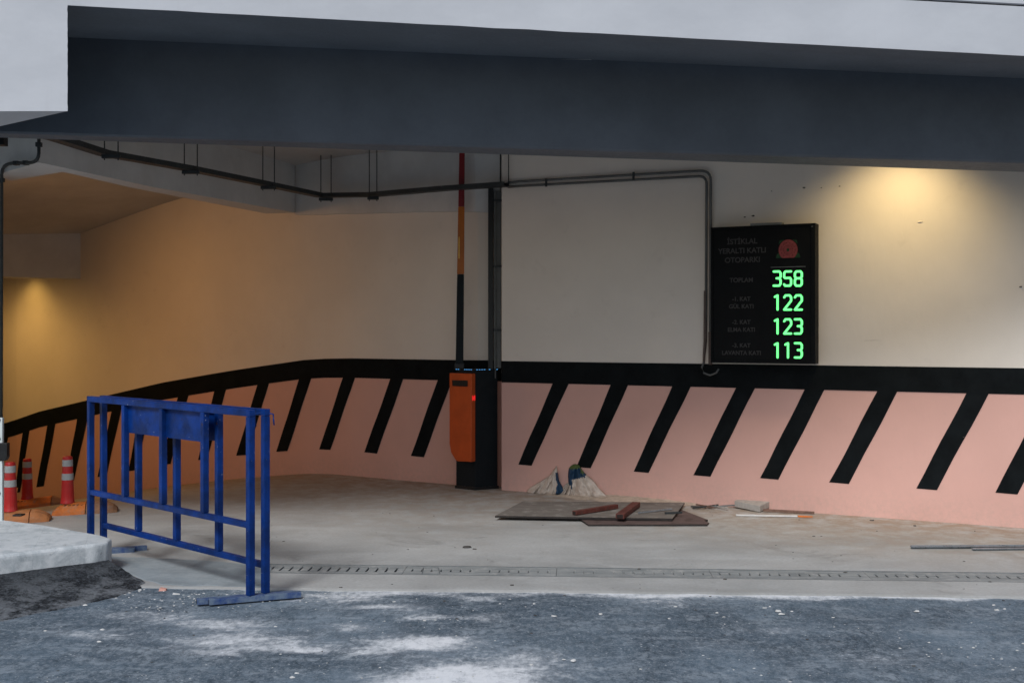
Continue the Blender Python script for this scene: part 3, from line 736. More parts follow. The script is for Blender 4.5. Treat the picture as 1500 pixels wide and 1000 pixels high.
def digit(ch, ua, ub, va, vb):
    mb = MB(); hw = .0095; lay = 0
    for st in GL[ch]:
        q = [(ua + (ub - ua) * x, va + (vb - va) * y) for x, y in st]
        for i in range(len(q) - 1):
            a = Vector(q[i]); b = Vector(q[i + 1]); d = (b - a).normalized(); n = Vector((-d.y, d.x)); ps = []
            for k in range(5): t = math.pi * k / 4; ps.append(b + (n * math.cos(t) + d * math.sin(t)) * hw)
            for k in range(5): t = math.pi * k / 4; ps.append(a + (-n * math.cos(t) - d * math.sin(t)) * hw)
            dd = .0016 + lay * .00022; lay += 1
            mb.ext([sp(p.x, p.y, dd) for p in ps], n3 * .002)
    mb.build('digit', M['led'], sign)
for row, (txt, yc) in enumerate((('358', 408), ('122', 443), ('123', 478), ('113', 513))):
    for k, ch in enumerate(txt):
        cxp = (1138.5, 1153.8, 1169.5)[k]
        ua, _ = uv(cxp - 5.0, yc); ub, _ = uv(cxp + 5.2, yc); um_, vm = uv(cxp, yc)
        digit(ch, ua, ub, vm - .0625, vm + .0625)
    ua, va = uv(1129, yc - 16.5); ub, vb = uv(1180, yc - 17)
    mb = MB(); vm = (va + vb) / 2; mb.ext([sp(ua, vm, .0008), sp(ub, vm, .0008), sp(ub, vm + .004, .0008), sp(ua, vm + .004, .0008)], n3 * .002); mb.build('display_window_edge', M['galv'] if row == 0 else M['cabinet'], sign)
def text(s, px, py, size, mat_, name='lettering'):
    cu = bpy.data.curves.new('t', 'FONT'); cu.body = s; cu.size = size; cu.align_x = 'CENTER'; cu.align_y = 'CENTER'; cu.extrude = .0006; cu.offset = .0012
    ob = bpy.data.objects.new('t', cu); COL.objects.link(ob)
    me = bpy.data.meshes.new_from_object(ob.evaluated_get(bpy.context.evaluated_depsgraph_get()))
    bpy.data.objects.remove(ob); u_, v_ = uv(px, py)
    for v in me.vertices:
        c = v.co.copy(); v.co = sp(u_ + c.x, v_ + c.y, .0022 + c.z) - O
    me.materials.clear(); me.materials.append(mat_)
    o = bpy.data.objects.new(name, me); COL.objects.link(o); o.parent = sign
text('İSTİKLAL', 1087, 354, .066, M['signtext']); text('YERALTI KATLI', 1087, 367.5, .066, M['signtext']); text('OTOPARKI', 1087.5, 381, .066, M['signtext'])
text('TOPLAM', 1086, 410.5, .056, M['signtext'])
for yc, a, b in ((443, '-1. KAT', 'GÜL KATI'), (477, '-2. KAT', 'ELMA KATI'), (511, '-3. KAT', 'LAVANTA KATI')):
    text(a, 1086, yc - 5, .052, M['signtext']); text(b, 1086, yc + 6, .052, M['signtext'])
# emblem: rounded red rosette cut flat below, with green leaves
uc, vc = uv(1154.5, 366); re = .084
def disc(r, d, cut, mat_, name, a0=0, n=28, cu_=0, cv_=0):
    ps = []
    for k in range(n):
        a = 2 * math.pi * k / n; x = r * math.cos(a); y = r * math.sin(a) * 1.08; y = max(y, cut); ps.append(sp(uc + cu_ + x, vc + cv_ + y, d))
    mb = MB(); mb.ext(ps, n3 * .0008); return mb.build(name, mat_, sign)
for sx in (-1, 1):
    mb = MB(); mb.ext([sp(uc + sx * .050, vc - .070, .0016), sp(uc + sx * .108, vc - .070, .0016), sp(uc + sx * .098, vc - .035, .0016), sp(uc + sx * .07, vc - .015, .0016)], n3 * .0008); mb.build('emblem_leaf', M['emblemgreen'], sign)
    mb = MB(); mb.ext([sp(uc + sx * .035, vc + .09, .0016), sp(uc + sx * .075, vc + .085, .0016), sp(uc + sx * .085, vc + .05, .0016)], n3 * .0008); mb.build('emblem_leaf', M['emblemgreen'], sign)
disc(re, .0026, -.070, M['emblemred'], 'emblem_rosette')
for r_, d_ in ((.062, .0036), (.04, .0056)):
    ps = []
    mb = MB()
    for k in range(14):
        a = 2 * math.pi * (k + .5 * (r_ < .05)) / 14; c = Vector((uc + r_ * math.cos(a), vc + r_ * math.sin(a)))
        if c.y - vc < -.06: continue
        t = Vector((-math.sin(a), math.cos(a))); n = Vector((math.cos(a), math.sin(a))); L2 = r_ * .19
        mb.ext([sp(*(c - t * L2), d_), sp(*(c + n * .004), d_), sp(*(c + t * L2), d_), sp(*(c - n * .003), d_)], n3 * .0004)
    mb.build('emblem_petals', M['emblemdark'], sign)
disc(.013, .0062, -1, M['emblemgreen'], 'emblem_centre', n=10)

# ------------------------------------------------------------------ barrier gate
Cc = Vector((-.371, 11.69)); Lv = Vector((-.2, .15)); Rv = Vector((.225, .13))
gate = thing('barrier_gate', 'dark gate cabinet with orange housing and its striped arm raised upright', 'barrier gate', (Cc.x, Cc.y, 0))
def g3(a, b, z): p = Cc + Lv * a + Rv * b; return Vector((p.x, p.y, z))
mb = MB(); mb.prism([g3(0, 0, .02), g3(0, 1, .02), g3(1, 1, .02), g3(1, 0, .02)], [g3(0, 0, 1.205), g3(0, 1, 1.205), g3(1, 1, 1.205), g3(1, 0, 1.205)]); mb.build('cabinet', M['cabinet'], gate, bevel=.008)
mb = MB(); mb.prism([g3(-.04, -.04, 0), g3(-.04, 1.03, 0), g3(1.02, 1.03, 0), g3(1.02, -.04, 0)], [g3(-.04, -.04, .03), g3(-.04, 1.03, .03), g3(1.02, 1.03, .03), g3(1.02, -.04, .03)]); mb.build('base_plate', M['black'], gate, bevel=.004)
mb = MB(); mb.prism([g3(-.02, -.02, 1.207), g3(-.02, 1.02, 1.207), g3(1.02, 1.02, 1.207), g3(1.02, -.02, 1.207)], [g3(-.02, -.02, 1.216), g3(-.02, 1.02, 1.216), g3(1.02, 1.02, 1.216), g3(1.02, -.02, 1.216)]); mb.build('lid', M['black'], gate)
for k in range(9):
    for (a0_, b0_, a1_, b1_) in (((-.03, k / 9 + .03, -.03, k / 9 + .085)), ((k / 9 + .03, -.03, k / 9 + .085, -.03))):
        if random.random() < .3: continue
        mb = MB(); mb.bar(g3(a0_, b0_, 1.2125), g3(a1_, b1_, 1.2125), .005, .005); mb.build('light_dot', M['ledblue'], gate)
mb = MB(); mb.bar(g3(1.0, 0, 1.2), g3(1, 1, 1.2), .004, .004); 
Ln = Lv.normalized(); On = Vector((-Ln.y, Ln.x)); On = On if On.y < 0 else -On
def h3(a, z, o): p = Cc + Lv * a + On * o; return Vector((p.x, p.y, z))
prof = [(-.03, 1.175), (1.13, 1.175), (1.13, .46), (1.05, .37), (.8, .295), (.7, .285), (-.03, .29)]
mb = MB(); mb.ext([h3(a, z, .004) for a, z in prof], Vector((On.x, On.y, 0)) * .065); mb.build('orange_housing', M['orange'], gate, bevel=.01, seg=3)
hs = [h3(.16, 1.045, .0695), h3(.95, 1.045, .0695), h3(.95, 1.105, .0695), h3(.16, 1.105, .0695)]
mb = MB(); mb.ext(hs, Vector((On.x, On.y, 0)) * .003); mb.build('sensor_window', M['black'], gate, bevel=.006)
sn = Vector((-Ln.x, -Ln.y, 0)) 
def k3(o, z): p = Cc + Lv * -.03 + On * o; return Vector((p.x, p.y, z)) + sn * .0015
for seg_ in ([(.018, .905), (.018, .955)], [(.05, .905), (.05, .955)], [(.02, .95), (.048, .91)]):
    mb = MB(); mb.bar(k3(*seg_[0]), k3(*seg_[1]), .012, .004, up=tuple(sn)); mb.build('status_light', M['ledred'], gate)
ac = Vector((ray(673) * 11.86, 11.86))
secs = [('dark_arm_section', 1.21, 2.18, .078, .07, 'cabinet'), ('orange_arm_section', 2.182, 2.87, .072, .064, 'armorange'), ('red_arm_section', 2.872, 3.44, .062, .056, 'armred')]
for nm, z0, z1, w0, w1, mt in secs:
    lean = .012; mb = MB()
    def rec(z, wd): cx_ = ac.x + (z - 1.2) * lean; return [Vector((cx_ - wd / 2, ac.y - .022, z)), Vector((cx_ + wd / 2, ac.y - .022, z)), Vector((cx_ + wd / 2, ac.y + .022, z)), Vector((cx_ - wd / 2, ac.y + .022, z))]
    mb.prism(rec(z0, w0), rec(z1, w1)); o = mb.build(nm, M[mt], gate, bevel=.006)
mb = MB(); mb.box(ac.x - .008, ac.x + .002, ac.y - .0255, ac.y - .0225, 2.34, 2.56); mb.build('glint_strip', M['glint_strip'], gate)  # sticker strip whose yellow glint is painted as plain colour
mb = MB(); mb.box(ac.x - .05, ac.x + .05, ac.y - .04, ac.y + .04, 1.217, 1.27); mb.build('arm_clamp', M['black'], gate, bevel=.006)

# ------------------------------------------------------------------ blue crowd barriers
def barrier(near, far, zr, label, hooks):
    near = Vector(near); far = Vector(far); HT = 1.115; T = .04
    t = thing('crowd_barrier', label, 'barrier', (near.x, near.y, 0), 'blue steel barriers')
    d = (far - near).normalized(); fd = Vector((.93, .37)); L_ = (far - near).length
    def q(s, z, o=0): p = near + d * s; return Vector((p.x, p.y, z))
    def part(nm, a, b, wd=T, ht=T, mt='blue', lb=None):
        mb = MB(); mb.bar(a, b, wd, ht, up=(d.x, d.y, 0) if abs((Vector(b) - Vector(a)).normalized().z) > .9 else (0, 0, 1)); return mb.build(nm, M[mt], t, bevel=.004)
    part('top_rail', q(-.022, HT), q(L_ + .022, HT))
    part('post', q(0, .034), q(0, HT - .021)); part('post', q(L_, .034), q(L_, HT - .021))
    part('lower_rail', q(.0215, zr), q(L_ - .0215, zr), .036, .036)
    for k in (1, 2, 3): part('upright', q(L_ * k / 4, zr + .019), q(L_ * k / 4, HT - .021))
    # sheet panel between first and last upright, set behind the middle one
    nv = Vector((-d.y, d.x)); nv = nv if nv.y > 0 else -nv
    a = near + d * (L_ * .25) + nv * .012; b = near + d * (L_ * .75) + nv * .012
    mb = MB(); mb.ext([(a.x, a.y, .905), (b.x, b.y, .905), (b.x, b.y, HT - .022), (a.x, a.y, HT - .022)], (nv.x * .003, nv.y * .003, 0)); mb.build('sheet_panel', M['blue'], t)
    for s in (0, L_):
        c = near + d * s; c2 = Vector((c.x, c.y)) ; a = c2 - fd * (.40 if hooks and s == 0 else .24); b = c2 + fd * (.17 if hooks and s == 0 else .30)
        mb = MB(); mb.bar((a.x, a.y, .016), (b.x, b.y, .016), .038, .034); mb.build('foot', M['bluefoot'], t, bevel=.003)
        for e_, sg_ in ((a, -1), (b, 1)):
            z_ = Vector((fd.x, fd.y, 0)) * sg_ * .0012
            mb = MB(); r_ = Vector((-fd.y, fd.x, 0)); e3 = Vector((e_.x, e_.y, .016)) + z_
            mb.poly([e3 + r_ * .014 + Vector((0, 0, .012)), e3 - r_ * .014 + Vector((0, 0, .012)), e3 - r_ * .014 - Vector((0, 0, .012)), e3 + r_ * .014 - Vector((0, 0, .012))]); mb.build('foot_opening', M['black'], t)
    if hooks:
        for o_, len_ in ((-.07, .075), (.055, .065)):
            c = q(0, HT - .012); dx = Vector((.9, -.1, 0)) * o_
            w_ = [c, c + dx * .5 + Vector((0, 0, .006)), c + dx, c + dx + Vector((0, 0, -.03)), c + dx + Vector((.004, 0, -len_))]
            mb = MB(); mb.tube(w_, .0045, 6); mb.build('wire_hook', M['blue'], t, smooth=True)
    return t
nA = (-1.553, 6.89); fA_ = (-3.02, 8.32)
barrier(nA, fA_, .45, 'front blue steel barrier with mid-height lower rail, nearest of the nested pair', False)
barrier((nA[0] + .075, nA[1] + .065), (fA_[0] + .065, fA_[1] + .075), .20, 'rear blue steel barrier with rail near the ground and wire hooks at its end', True)

# ------------------------------------------------------------------ kerb island, bitumen fillet
isl = thing('kerb_island', 'whitewashed concrete kerb island with rounded nose at the left edge', 'kerb', (-3.2, 7.8, 0))
FT = [(-6.5, 4.7), (-3.17, 7.19), (-3.055, 7.46 - .12), (-2.78, 7.60), (-2.68, 7.68)]
def isect(t0, t1, cut0, cut1): pass
front = [Vector((-3.75, 6.76)), Vector((-3.045, 7.37)), Vector((-2.79, 7.585))]
backp = [Vector((-5.2, 9.45)), Vector((-3.36, 8.37)), Vector((-2.93, 8.05))]
def kslab(pts, outer, bev=.03):
    """outer: indices k whose side edge pts[k]-pts[k+1] faces outside; only those are rounded"""
    n = len(pts); me = bpy.data.meshes.new('kerb_stone'); bm = bmesh.new()
    lo = [bm.verts.new((p.x + 3.2, p.y - 7.8, -.05)) for p in pts]; hi = [bm.verts.new((p.x + 3.2, p.y - 7.8, .205)) for p in pts]
    bm.faces.new(lo[::-1]); bm.faces.new(hi)
    for k in range(n): bm.faces.new([lo[k], lo[(k + 1) % n], hi[(k + 1) % n], hi[k]])
    es = []
    for k in outer:
        es.append(bm.edges.get((hi[k], hi[(k + 1) % n])))
        if (k + 1) % n in outer: es.append(bm.edges.get((lo[(k + 1) % n], hi[(k + 1) % n])))
    bmesh.ops.recalc_face_normals(bm, faces=bm.faces)
    bmesh.ops.bevel(bm, geom=es, offset=bev, segments=4, affect='EDGES', profile=.55)
    bm.to_mesh(me); bm.free(); me.materials.append(M['kerb'])
    o = bpy.data.objects.new('kerb_stone', me); COL.objects.link(o); o.parent = isl; return o
e2 = Vector((.0006, .0004))
kslab([front[2] + e2, Vector((-2.735, 7.62)), Vector((-2.68, 7.71)), Vector((-2.70, 7.84)), Vector((-2.80, 7.95)), backp[2] + e2], [0, 1, 2, 3, 4])
kslab([front[1] + e2, front[2], backp[2], backp[1] + e2], [0, 2])
kslab([front[0] + e2, front[1], backp[1], backp[0] + e2], [0, 2])
kslab([Vector((-5.3, 5.4)), front[0], backp[0], Vector((-8.2, 10.6))], [0, 2])
A_ = [Vector((-4.6, 5.99)), Vector((-3.77, 6.70)), Vector((-3.25, 7.16)), Vector((-3.05, 7.335)), Vector((-2.80, 7.55)), Vector((-2.71, 7.62)), Vector((-2.665, 7.70)), Vector((-2.655, 7.80))]
B_ = [Vector((-3.55, 4.9)), Vector((-3.05, 5.85)), Vector((-2.82, 6.40)), Vector((-2.72, 6.60)), Vector((-2.53, 6.80)), Vector((-2.39, 7.04)), Vector((-2.29, 7.36)), Vector((-2.58, 7.74))]
def lerpP(L_, t): t *= len(L_) - 1; i = min(int(t), len(L_) - 2); return L_[i].lerp(L_[i + 1], t - i)
mo = MB(); NU, NV = 150, 40; low = []
for i in range(NU + 1):
    a = lerpP(A_, i / NU); b = lerpP(B_, i / NU); hh = .095 if i < NU * .86 else .095 * max(0.12, 1 - (i - NU * .86) / (NU * .14))
    a = a + (a - b).normalized() * .05
    for j in range(NV + 1):
        t = j / NV; p = a.lerp(b, t); p = p + (b - a).normalized() * .035 * noise.noise(Vector((i * .13, 3, 0))) * t
        z = hh * (1 - t) ** 1.25 - .006 - .01 * (t > .98) + (.011 * noise.fractal(Vector((p.x * 7, p.y * 7, 0)), .9, 2.1, 5)) * (4 * t * (1 - t)) ** .6
        z += .005 * noise.noise(Vector((p.x * 30, p.y * 30, 1))) * (1 - abs(2 * t - 1))
        mo.v.append(Vector((p.x, p.y, z))); low.append(t)
for i in range(NU):
    for j in range(NV):
        a = i * (NV + 1) + j; mo.f.append([a, a + NV + 1, a + NV + 2, a + 1]); mo.m.append(0)
mob = struct(mo.build('bitumen_slope', M['mound'], smooth=True)); at = mob.data.attributes.new('low', 'FLOAT', 'POINT')
for i, t in enumerate(low): at.data[i].value = t

# white gate post with black box at the far left
wp = thing('white_post', 'slim white post with a black box on its side at the left edge', 'post', (-3.83, 8.58, .205))
mb = MB(); X6 = ray(6) * 8.59; mb.box(X6 - .09, X6, 8.56, 8.59, .20, .962); mb.build('post_body', M['whitepost'], wp, bevel=.004)
mb = MB(); mb.ext([(X6 - .008, 8.555, .78), (X6 + .058, 8.555, .78), (X6 + .058, 8.555, .68), (X6 + .043, 8.555, .652), (X6 - .008, 8.555, .645)], (0, -.05, 0)); mb.build('latch_box', M['black'], wp, bevel=.003)
for z in (.94, .80, .4): mb = MB(); mb.box(X6 - .028, X6 - .014, 8.552, 8.5585, z, z + .014); mb.build('bolt', M['darksteel'], wp)

# ------------------------------------------------------------------ lane separators and delineator posts
def delineator(px, ybot, D, label, bw, dark=False):
    X = ray(px) * D; z0 = zf(X, D)
    b = thing('lane_separator', label[0], 'lane separator', (X, D, z0), 'orange rubber lane separators')
    # loaf-shaped base swept along its length
    L0_, L1_ = bw; d = Vector((.97, .24)); n = Vector((-d.y, d.x)); prof = [(-.13, 0), (-.125, .035), (-.085, .085), (-.03, .1), (.03, .1), (.085, .085), (.125, .035), (.13, 0)]
    def seg(s0, s1, mt, cap0, cap1):
        mb = MB(); N_ = 8; o = 0; rings = []
        for k in range(N_ + 1):
            s = s0 + (s1 - s0) * k / N_; f = 1
            if cap0: f = min(f, .35 + .65 * min(1, (s - s0) / .11) ** .6)
            if cap1: f = min(f, .35 + .65 * min(1, (s1 - s) / .11) ** .6)
            ring = []
            for y, z in prof:
                p = Vector((X, D)) + d * s + n * y * (.6 + .4 * f); ring.append(Vector((p.x, p.y, zf(p.x, p.y) + z * f - .004)))
            rings.append(ring)
        base = len(mb.v)
        for r_ in rings: mb.v += r_
        m0 = len(prof)
        for k in range(N_):
            for j in range(m0 - 1): a = k * m0 + j; mb.f.append([a, a + m0, a + m0 + 1, a + 1]); mb.m.append(0)
        mb.f.append(list(range(m0))); mb.m.append(0); mb.f.append([N_ * m0 + j for j in range(m0)]); mb.m.append(0)
        return mb.build('rubber_segment', M[mt], b)
    mats = ('rubberdull', 'rubberdull') if dark else ('rubberorange', 'rubberbrown')
    mid = L0_ + (L1_ - L0_) * (.52 if px > 60 else .8)
    seg(L0_, mid - .004, mats[0], True, False); seg(mid + .004, L1_, mats[1], False, True)
    mb = MB()
    for k in range(5):
        s = L0_ + .10 + k * .035; p = Vector((X, D)) + d * s - n * .088; 
        mb.bar((p.x, p.y, z0 + .083), (p.x + .018, p.y + .012, z0 + .089 + .0), .008, .004)
    if not dark: stuff(mb.build('moulded_mark', M['black'], b))
    c = thing('delineator_post', label[1], 'traffic post', (X, D, z0 + .095), 'red and white delineator posts')
    K = .415
    pr = [(.05, 0), (.047, .03), (.040, .19), (.038, .205)]
    def ring(nm, pf, mt): m2 = MB(); m2.lathe((X, D, z0 + .095), pf, 20); m2.build(nm, M[mt], c, smooth=False)
    ring('post_body', [(.062, 0), (.056, .03), (.0485, .2), (.0425, .355), (.042, .40), (.038, .409), (.028, K)], 'conered')
    for z1, z2 in ((.205, .262), (.325, .382)):
        r1 = .0492 - (z1 - .2) * .036; ring('reflective_band', [(r1 - .001, z1), (r1 + .001, z1 + .001), (r1, z2), (r1 - .003, z2 + .001)], 'coneband')
    return b, c
delineator(15, 762, 9.80, ('dull brown rubber lane separator nearest the white kerb island', 'red and white traffic post partly hidden behind the white post'), (-.45, .32), True)
delineator(40, 741, 11.9, ('orange rubber lane separator farthest back, below the striped wall', 'red and white traffic post between the other two, farthest back'), (-.22, .36))
delineator(99, 750, 10.25, ('orange lane separator with a dusty brown end beside the blue barrier', 'red and white traffic post closest to the blue barrier'), (-.12, .42))
mb = MB(); c = G(28, 754, .09); mb.box(c.x - .035, c.x + .04, c.y - .05, c.y + .03, .086, .1); tag(mb.build('rubber_pad', M['black'], loc=tuple(c), bevel=.004), 'small black rubber pad lying on the brown lane separator', 'pad')

# ------------------------------------------------------------------ sacks by the wall
def sack(label, sil, ctr, apex, thick, seed, printf):
    """a slumped sack leaning on the wall: outline sil, swelling out of the wall, with folds running down from its tip"""
    m = len(sil); NA, NR = m * 8, 26; mb = MB(); pr = []
    def prof_at(t):
        k = int(t * m) % m; f = t * m - int(t * m); p0, p1, p2, p3 = (Vector(sil[(k + q) % m]) for q in (-1, 0, 1, 2))
        return .5 * ((2 * p1) + (p2 - p0) * f + (2 * p0 - 5 * p1 + 4 * p2 - p3) * f * f + (3 * p1 - p0 - 3 * p2 + p3) * f ** 3) * .6 + p1.lerp(p2, f) * .4
    yb = max(p[1] for p in sil); yt = min(p[1] for p in sil)
    for j in range(NR + 1):
        rr = j / NR
        for i in range(NA):
            q = Vector(ctr).lerp(prof_at(i / NA), rr); low = min(1, max(0, (q.y - yt) / (yb - yt)))
            dx, dy = q.x - apex[0], max(q.y - apex[1], 2); fan = dx / dy * 3.2
            f1 = 1 - abs(2 * noise.noise(Vector((fan + seed, dy * .012, seed)))) * 1.6
            f2 = 1 - abs(2 * noise.noise(Vector((fan * 2.3 - seed, dy * .05, seed * 2)))) * 1.6
            f3 = noise.noise(Vector((q.x * .16, q.y * .16, seed)))
            edge = max(0, 1 - rr ** 3) ** .5
            bul = edge * (thick * (.3 + .7 * low ** 1.2) + .030 * f1 + .016 * f2 + .018 * f3)
            D0 = RW(q.x, .02).y; D = D0 - max(0, bul); z = H - (q.y - HY) / F * D0
            mb.v.append(Vector((ray(q.x) * D0 + .006 * f2 * edge, D, max(.003, z)))); pr.append(printf(q.x + 3 * f3, q.y + 2 * f2))
    for j in range(NR):
        for i in range(NA): a = j * NA + i; b = j * NA + (i + 1) % NA; mb.f.append([a, b, b + NA, a + NA]); mb.m.append(0)
    mb.f.append([NR * NA + i for i in range(NA)]); mb.m.append(0)
    c = Vector((ray(ctr[0]) * 11.3, 11.3, 0)); me_o = mb.build('sack', M['bag'], loc=tuple(c), smooth=True)
    at_ = me_o.data.attributes.new('print', 'FLOAT', 'POINT')
    for i, v in enumerate(pr): at_.data[i].value = v
    return tag(me_o, label, 'sack', 'empty woven sacks against the pink wall')
sack('crumpled cream sack with a pointed tip, left of the two', [(772, 723), (774, 716), (784, 709), (796, 702), (806, 695), (812, 686), (815.5, 682), (817, 690), (819, 703), (824, 713), (827, 722), (812, 724.5), (790, 725)], (806, 715), (815, 680), .075, 1.3, lambda x, y: .8 if (x > 814 + (y - 690) * .02 and y > 692) else 0)
sack('low flattened cream sack between the two taller ones', [(818, 726), (822, 716), (831, 707), (838, 706), (842, 716), (844, 727), (832, 728.5)], (832, 719), (836, 704), .05, 4.4, lambda x, y: 0)
sack('cream sack with a blue and green printed top, right of the two', [(834, 728), (833, 712), (832, 697), (833.5, 685), (840, 679.5), (848, 680.5), (853, 688), (860, 695.5), (869, 703), (877, 714), (889, 727), (868, 730), (848, 730)], (848, 712), (844, 676), .10, 2.2, lambda x, y: 1.0 if (y < 687 or (x > 850 and y < 693)) else (.8 if (y < 700 - (x - 846) * .25 or (x < 838 and y < 716)) else 0))
sm_ = MB(); nu, nv = 60, 8
for i in range(nu + 1):
    p = RW(790 + 240 * i / nu, 0); e = math.sin(math.pi * i / nu) ** .6
    for j in range(nv + 1):
        t = j / nv; wdt = (.26 + .1 * noise.noise(Vector((i * .2, 0, 3)))) * e + .01; q_ = p + rn * (wdt * t - .01)
        sm_.v.append(Vector((q_.x, q_.y, .034 * e * (1 - t) ** 1.4 + .006 * noise.noise(Vector((q_.x * 14, q_.y * 14, 0))) * (1 - t) - .001 * (t == 1))))
for i in range(nu):
    for j in range(nv): a = i * (nv + 1) + j; sm_.f.append([a, a + nv + 1, a + nv + 2, a + 1]); sm_.m.append(0)
stuff(sm_.build('sand', plain('pale_spilled_sand', (.50, .42, .34), .9, .2, 14, .5, .004, spec=.1), smooth=True))

# ------------------------------------------------------------------ sheets, steel, scraps on the floor
def sheet(pts, z, th, mat_, name, label, cat, grp=None, warp=.006):
    v = [G(x, y, z) for x, y in pts]; c = sum(v, Vector()) / len(v); mb = MB()
    mb.prism([Vector((p.x, p.y, z - th)) for p in v], [Vector((p.x, p.y, z + warp * math.sin(i * 2.3))) for i, p in enumerate(v)])
    o = mb.build(name, [mat_, M['boardedge']], loc=(c.x, c.y, z - th))
    for p in o.data.polygons:
        if abs(p.normal.z) < .5: p.material_index = 1
    return tag(o, label, cat, grp)
sheet([(862, 768), (1036, 768), (1039, 764), (1031, 762.5), (1037, 761), (990, 742), (842, 755)], .014, .012, M['boarddark'], 'formwork_board', 'dark stained board with broken right corner under the larger sheet', 'board', 'formwork boards on the floor')
sheet([(725, 755), (985, 759.5), (1003, 735), (766, 734)], .040, .016, M['board'], 'formwork_board', 'large grey-brown board lying flat on the floor in front of the sacks', 'board', 'formwork boards on the floor', .004)
mb = MB(); v = G(940, 765); mb.box(v.x - .5, v.x + .35, v.y + .12, v.y + .28, .0145, .0235); 
def stick(a, b, z0, z1, wd, ht, mt, name, label, cat, grp=None, ends=None, parent=None):
    A2 = G(*a, z0); B2 = G(*b, z1); A2.z = z0; B2.z = z1; mb = MB(); mb.bar(A2, B2, wd, ht)
    o = mb.build(name, M[mt], loc=tuple((A2 + B2) / 2), bevel=min(wd, ht) * .12); tag(o, label, cat, grp)
    if ends:
        d = (A2 - B2).normalized(); r_ = Vector((-d.y, d.x, 0)).normalized() * (wd * .38); u_ = Vector((0, 0, ht * .38)); e3 = A2 + d * .0012
        mb = MB(); mb.poly([e3 - r_ - u_, e3 + r_ - u_, e3 + r_ + u_, e3 - r_ + u_]); mb.build('open_end', M['rustdark'], o)
    return o
stick((841, 751), (903, 741), .062, .062, .045, .035, 'rust', 'steel_tube', 'thin red oxide steel tube lying on the large board, left one', 'steel tube', 'red oxide tubes on the board', True)
stick((908, 756), (932, 738), .066, .066, .072, .042, 'rust', 'steel_tube', 'wide red oxide steel box tube pointing away on the large board', 'steel tube', 'red oxide tubes on the board', True)
stick((935, 750.5), (984, 745), .052, .052, .012, .012, 'steel', 'steel_rod', 'thin grey rod resting on the large board right of the red tubes', 'rod')
stick((974, 751), (999, 750), .052, .052, .02, .016, 'darksteel', 'steel_bar', 'short dark bar at the right edge of the large board', 'bar')
for i, (a, b, lb) in enumerate((((1015, 744), (1052, 739), 'dark twig-like metal strip nearest the big board'), ((1020, 738.5), (1046, 743), 'short crossing metal strip right of the big board'), ((1036, 742), (1078, 739.5), 'longer thin scrap strip reaching to the pale slab'), ((1012, 741.5), (1034, 742), 'small curled scrap strip beside the pink wall'), ((1044, 740), (1066, 744), 'thin pale scrap strip between the boards and the slab'))):
    stick(a, b, .015, .022, .014, .012, ('darksteel', 'wood', 'galv', 'darksteel', 'slab')[i], 'scrap_strip', lb, 'scrap', 'scrap strips on the floor')
# tilted slab
a, b, c, d = G(1076, 744, .0), G(1113, 750.5, .0), G(1143, 741, 0), G(1090, 736, 0)
mb = MB(); lo_ = [a + Vector((0, 0, .012)), b + Vector((0, 0, .004)), c + Vector((0, 0, .035)), d + Vector((0, 0, .03))]
mb.prism(lo_, [v + Vector((0, 0, .055)) for v in lo_]); tag(mb.build('cement_slab', M['slab'], loc=tuple(a), bevel=.004), 'pale grey slab tilted on scraps beside the pink wall', 'slab')
stick((1118, 746.5), (1193, 750.5), .02, .014, .022, .02, 'wood', 'wooden_batten', 'dark brown batten running right from under the pale slab', 'batten')
o = stick((1078, 754), (1168, 755.5), .012, .012, .018, .014, 'whiteplastic', 'plastic_trim', 'white trim strip with orange end lying before the pale slab', 'trim')
mb = MB(); mb.bar(G(1169, 755.6, .014), G(1190, 756.5, .008), .02, .012); r0 = o; mb.build('orange_end', M['rubberorange'], o)
mb = MB(); mb.bar(G(1334, 799.8, .018), G(1580, 798.5, .018), .045, .004); mb.bar(G(1334, 800.6, .012), G(1580, 799.3, .012), .004, .024)
tag(mb.build('metal_profile', M['steel'], loc=tuple(G(1420, 800))), 'longer bare metal profile lying on the floor at the right edge', 'metal profile', 'metal profiles on the floor')
mb = MB(); mb.bar(G(1424, 803, .014), G(1590, 801.5, .014), .04, .004); mb.bar(G(1424, 804, .008), G(1590, 802.5, .008), .004, .018)
tag(mb.build('metal_profile', M['steel'], loc=tuple(G(1500, 803))), 'shorter bare metal profile in front of the longer one at right', 'metal profile', 'metal profiles on the floor')

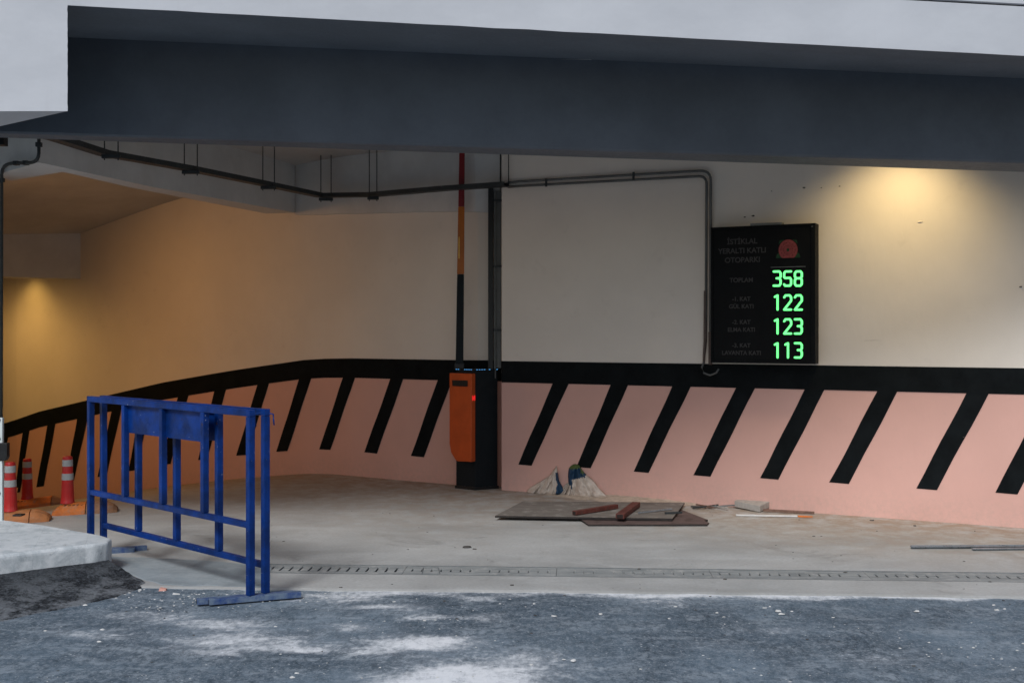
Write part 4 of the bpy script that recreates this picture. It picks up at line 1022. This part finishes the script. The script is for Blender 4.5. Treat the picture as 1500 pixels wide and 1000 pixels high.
# ------------------------------------------------------------------ loose chips and grit
def chips(name, spots, mat_):
    mb = MB()
    for (x, y, z, r) in spots:
        n = random.randint(4, 6); a0 = random.random() * 6; st = random.uniform(.4, 1)
        pts = [Vector((x + math.cos(a0 + 2 * math.pi * k / n) * r * random.uniform(.7, 1.2), y + math.sin(a0 + 2 * math.pi * k / n) * r * st, z)) for k in range(n)]
        mb.prism(pts, [p + Vector((0, 0, r * random.uniform(.15, .45))) + (Vector((x, y, z)) - p) * .25 for p in pts])
    return stuff(mb.build(name, mat_))
big_chips = [(880, 897, 6), (1140, 893, 9), (1050, 895, 5), (1343, 893, 8), (1460, 891, 7), (1455, 884, 5), (840, 965, 9), (826, 963, 6), (435, 983, 6), (428, 989, 7), (124, 884, 6), (782, 882, 4), (812, 900, 7),
             (1145, 897, 8), (1060, 901, 4), (1220, 902, 4), (1375, 948, 4), (990, 886, 5), (1120, 888, 5), (1128, 886, 4), (1160, 893, 4), (938, 977, 4), (1500, 940, 6), (530, 990, 3), (150, 920, 7), (145, 937, 6), (205, 862, 6), (190, 866, 4), (258, 868, 9), (240, 860, 7)]
sp_ = []
for x, y, r in big_chips: v = G(x, y); sp_.append((v.x, v.y, -.008, r / F * v.y * .62))
for _ in range(1500):
    y = random.uniform(4.8, 7.2); x = random.uniform(-.46, .46) * y
    cl_ = noise.noise(Vector((x * 1.3, y * 2, 5)))
    if random.random() < .35 + cl_: sp_.append((x, y, -.009, .0022 + .009 * random.random() ** 6))
for _ in range(150):
    x = random.uniform(120, 520); y = random.gauss(872, 9)
    if y < 858: continue
    v = G(x, y); sp_.append((v.x, v.y, -.009, random.uniform(.003, .009)))
chips('plaster_chips', sp_, M['chip'])
sp2 = []
for _ in range(260):
    y = random.uniform(4.9, 10.5); x = random.uniform(-.4, .46) * y
    if abs((Vector((x, y)) - DP).dot(DN)) < .18: continue
    if (Vector((x, y)) - RW0).dot(rn) < .1 and x > 0: continue
    if y > 9 and x < -2: continue
    sp2.append((x, y, -.009 if y < eline(x) + .02 else -.001, .003 + .009 * random.random() ** 3))
for x, y, r in ((683, 802, 9), (695, 804, 5), (1450, 852, 4), (1238, 838, 4), (1192, 785, 3), (1062, 848, 5), (750, 857, 5), (499, 860, 4), (936, 833, 4), (1412, 822, 3), (1277, 762, 5), (1340, 770, 4)):
    v = G(x, y); sp2.append((v.x, v.y, 0, r / F * v.y * .8))
chips('dark_grit', sp2, M['stone'])
mb = MB(); v = G(238, 863); mb.prism([v + Vector(q) for q in ((-.022, -.01, -.01), (.02, .0, -.01), (.024, .02, -.01), (-.012, .016, -.01))], [v + Vector(q) for q in ((-.018, 0, .01), (.02, .004, .002), (.022, .02, .004), (-.012, .014, .014))])
tag(mb.build('tile_shard', plain('pink_broken_tile', (.58, .30, .24), .7), loc=tuple(v)), 'small pink broken piece at the tip of the bitumen slope', 'rubble')
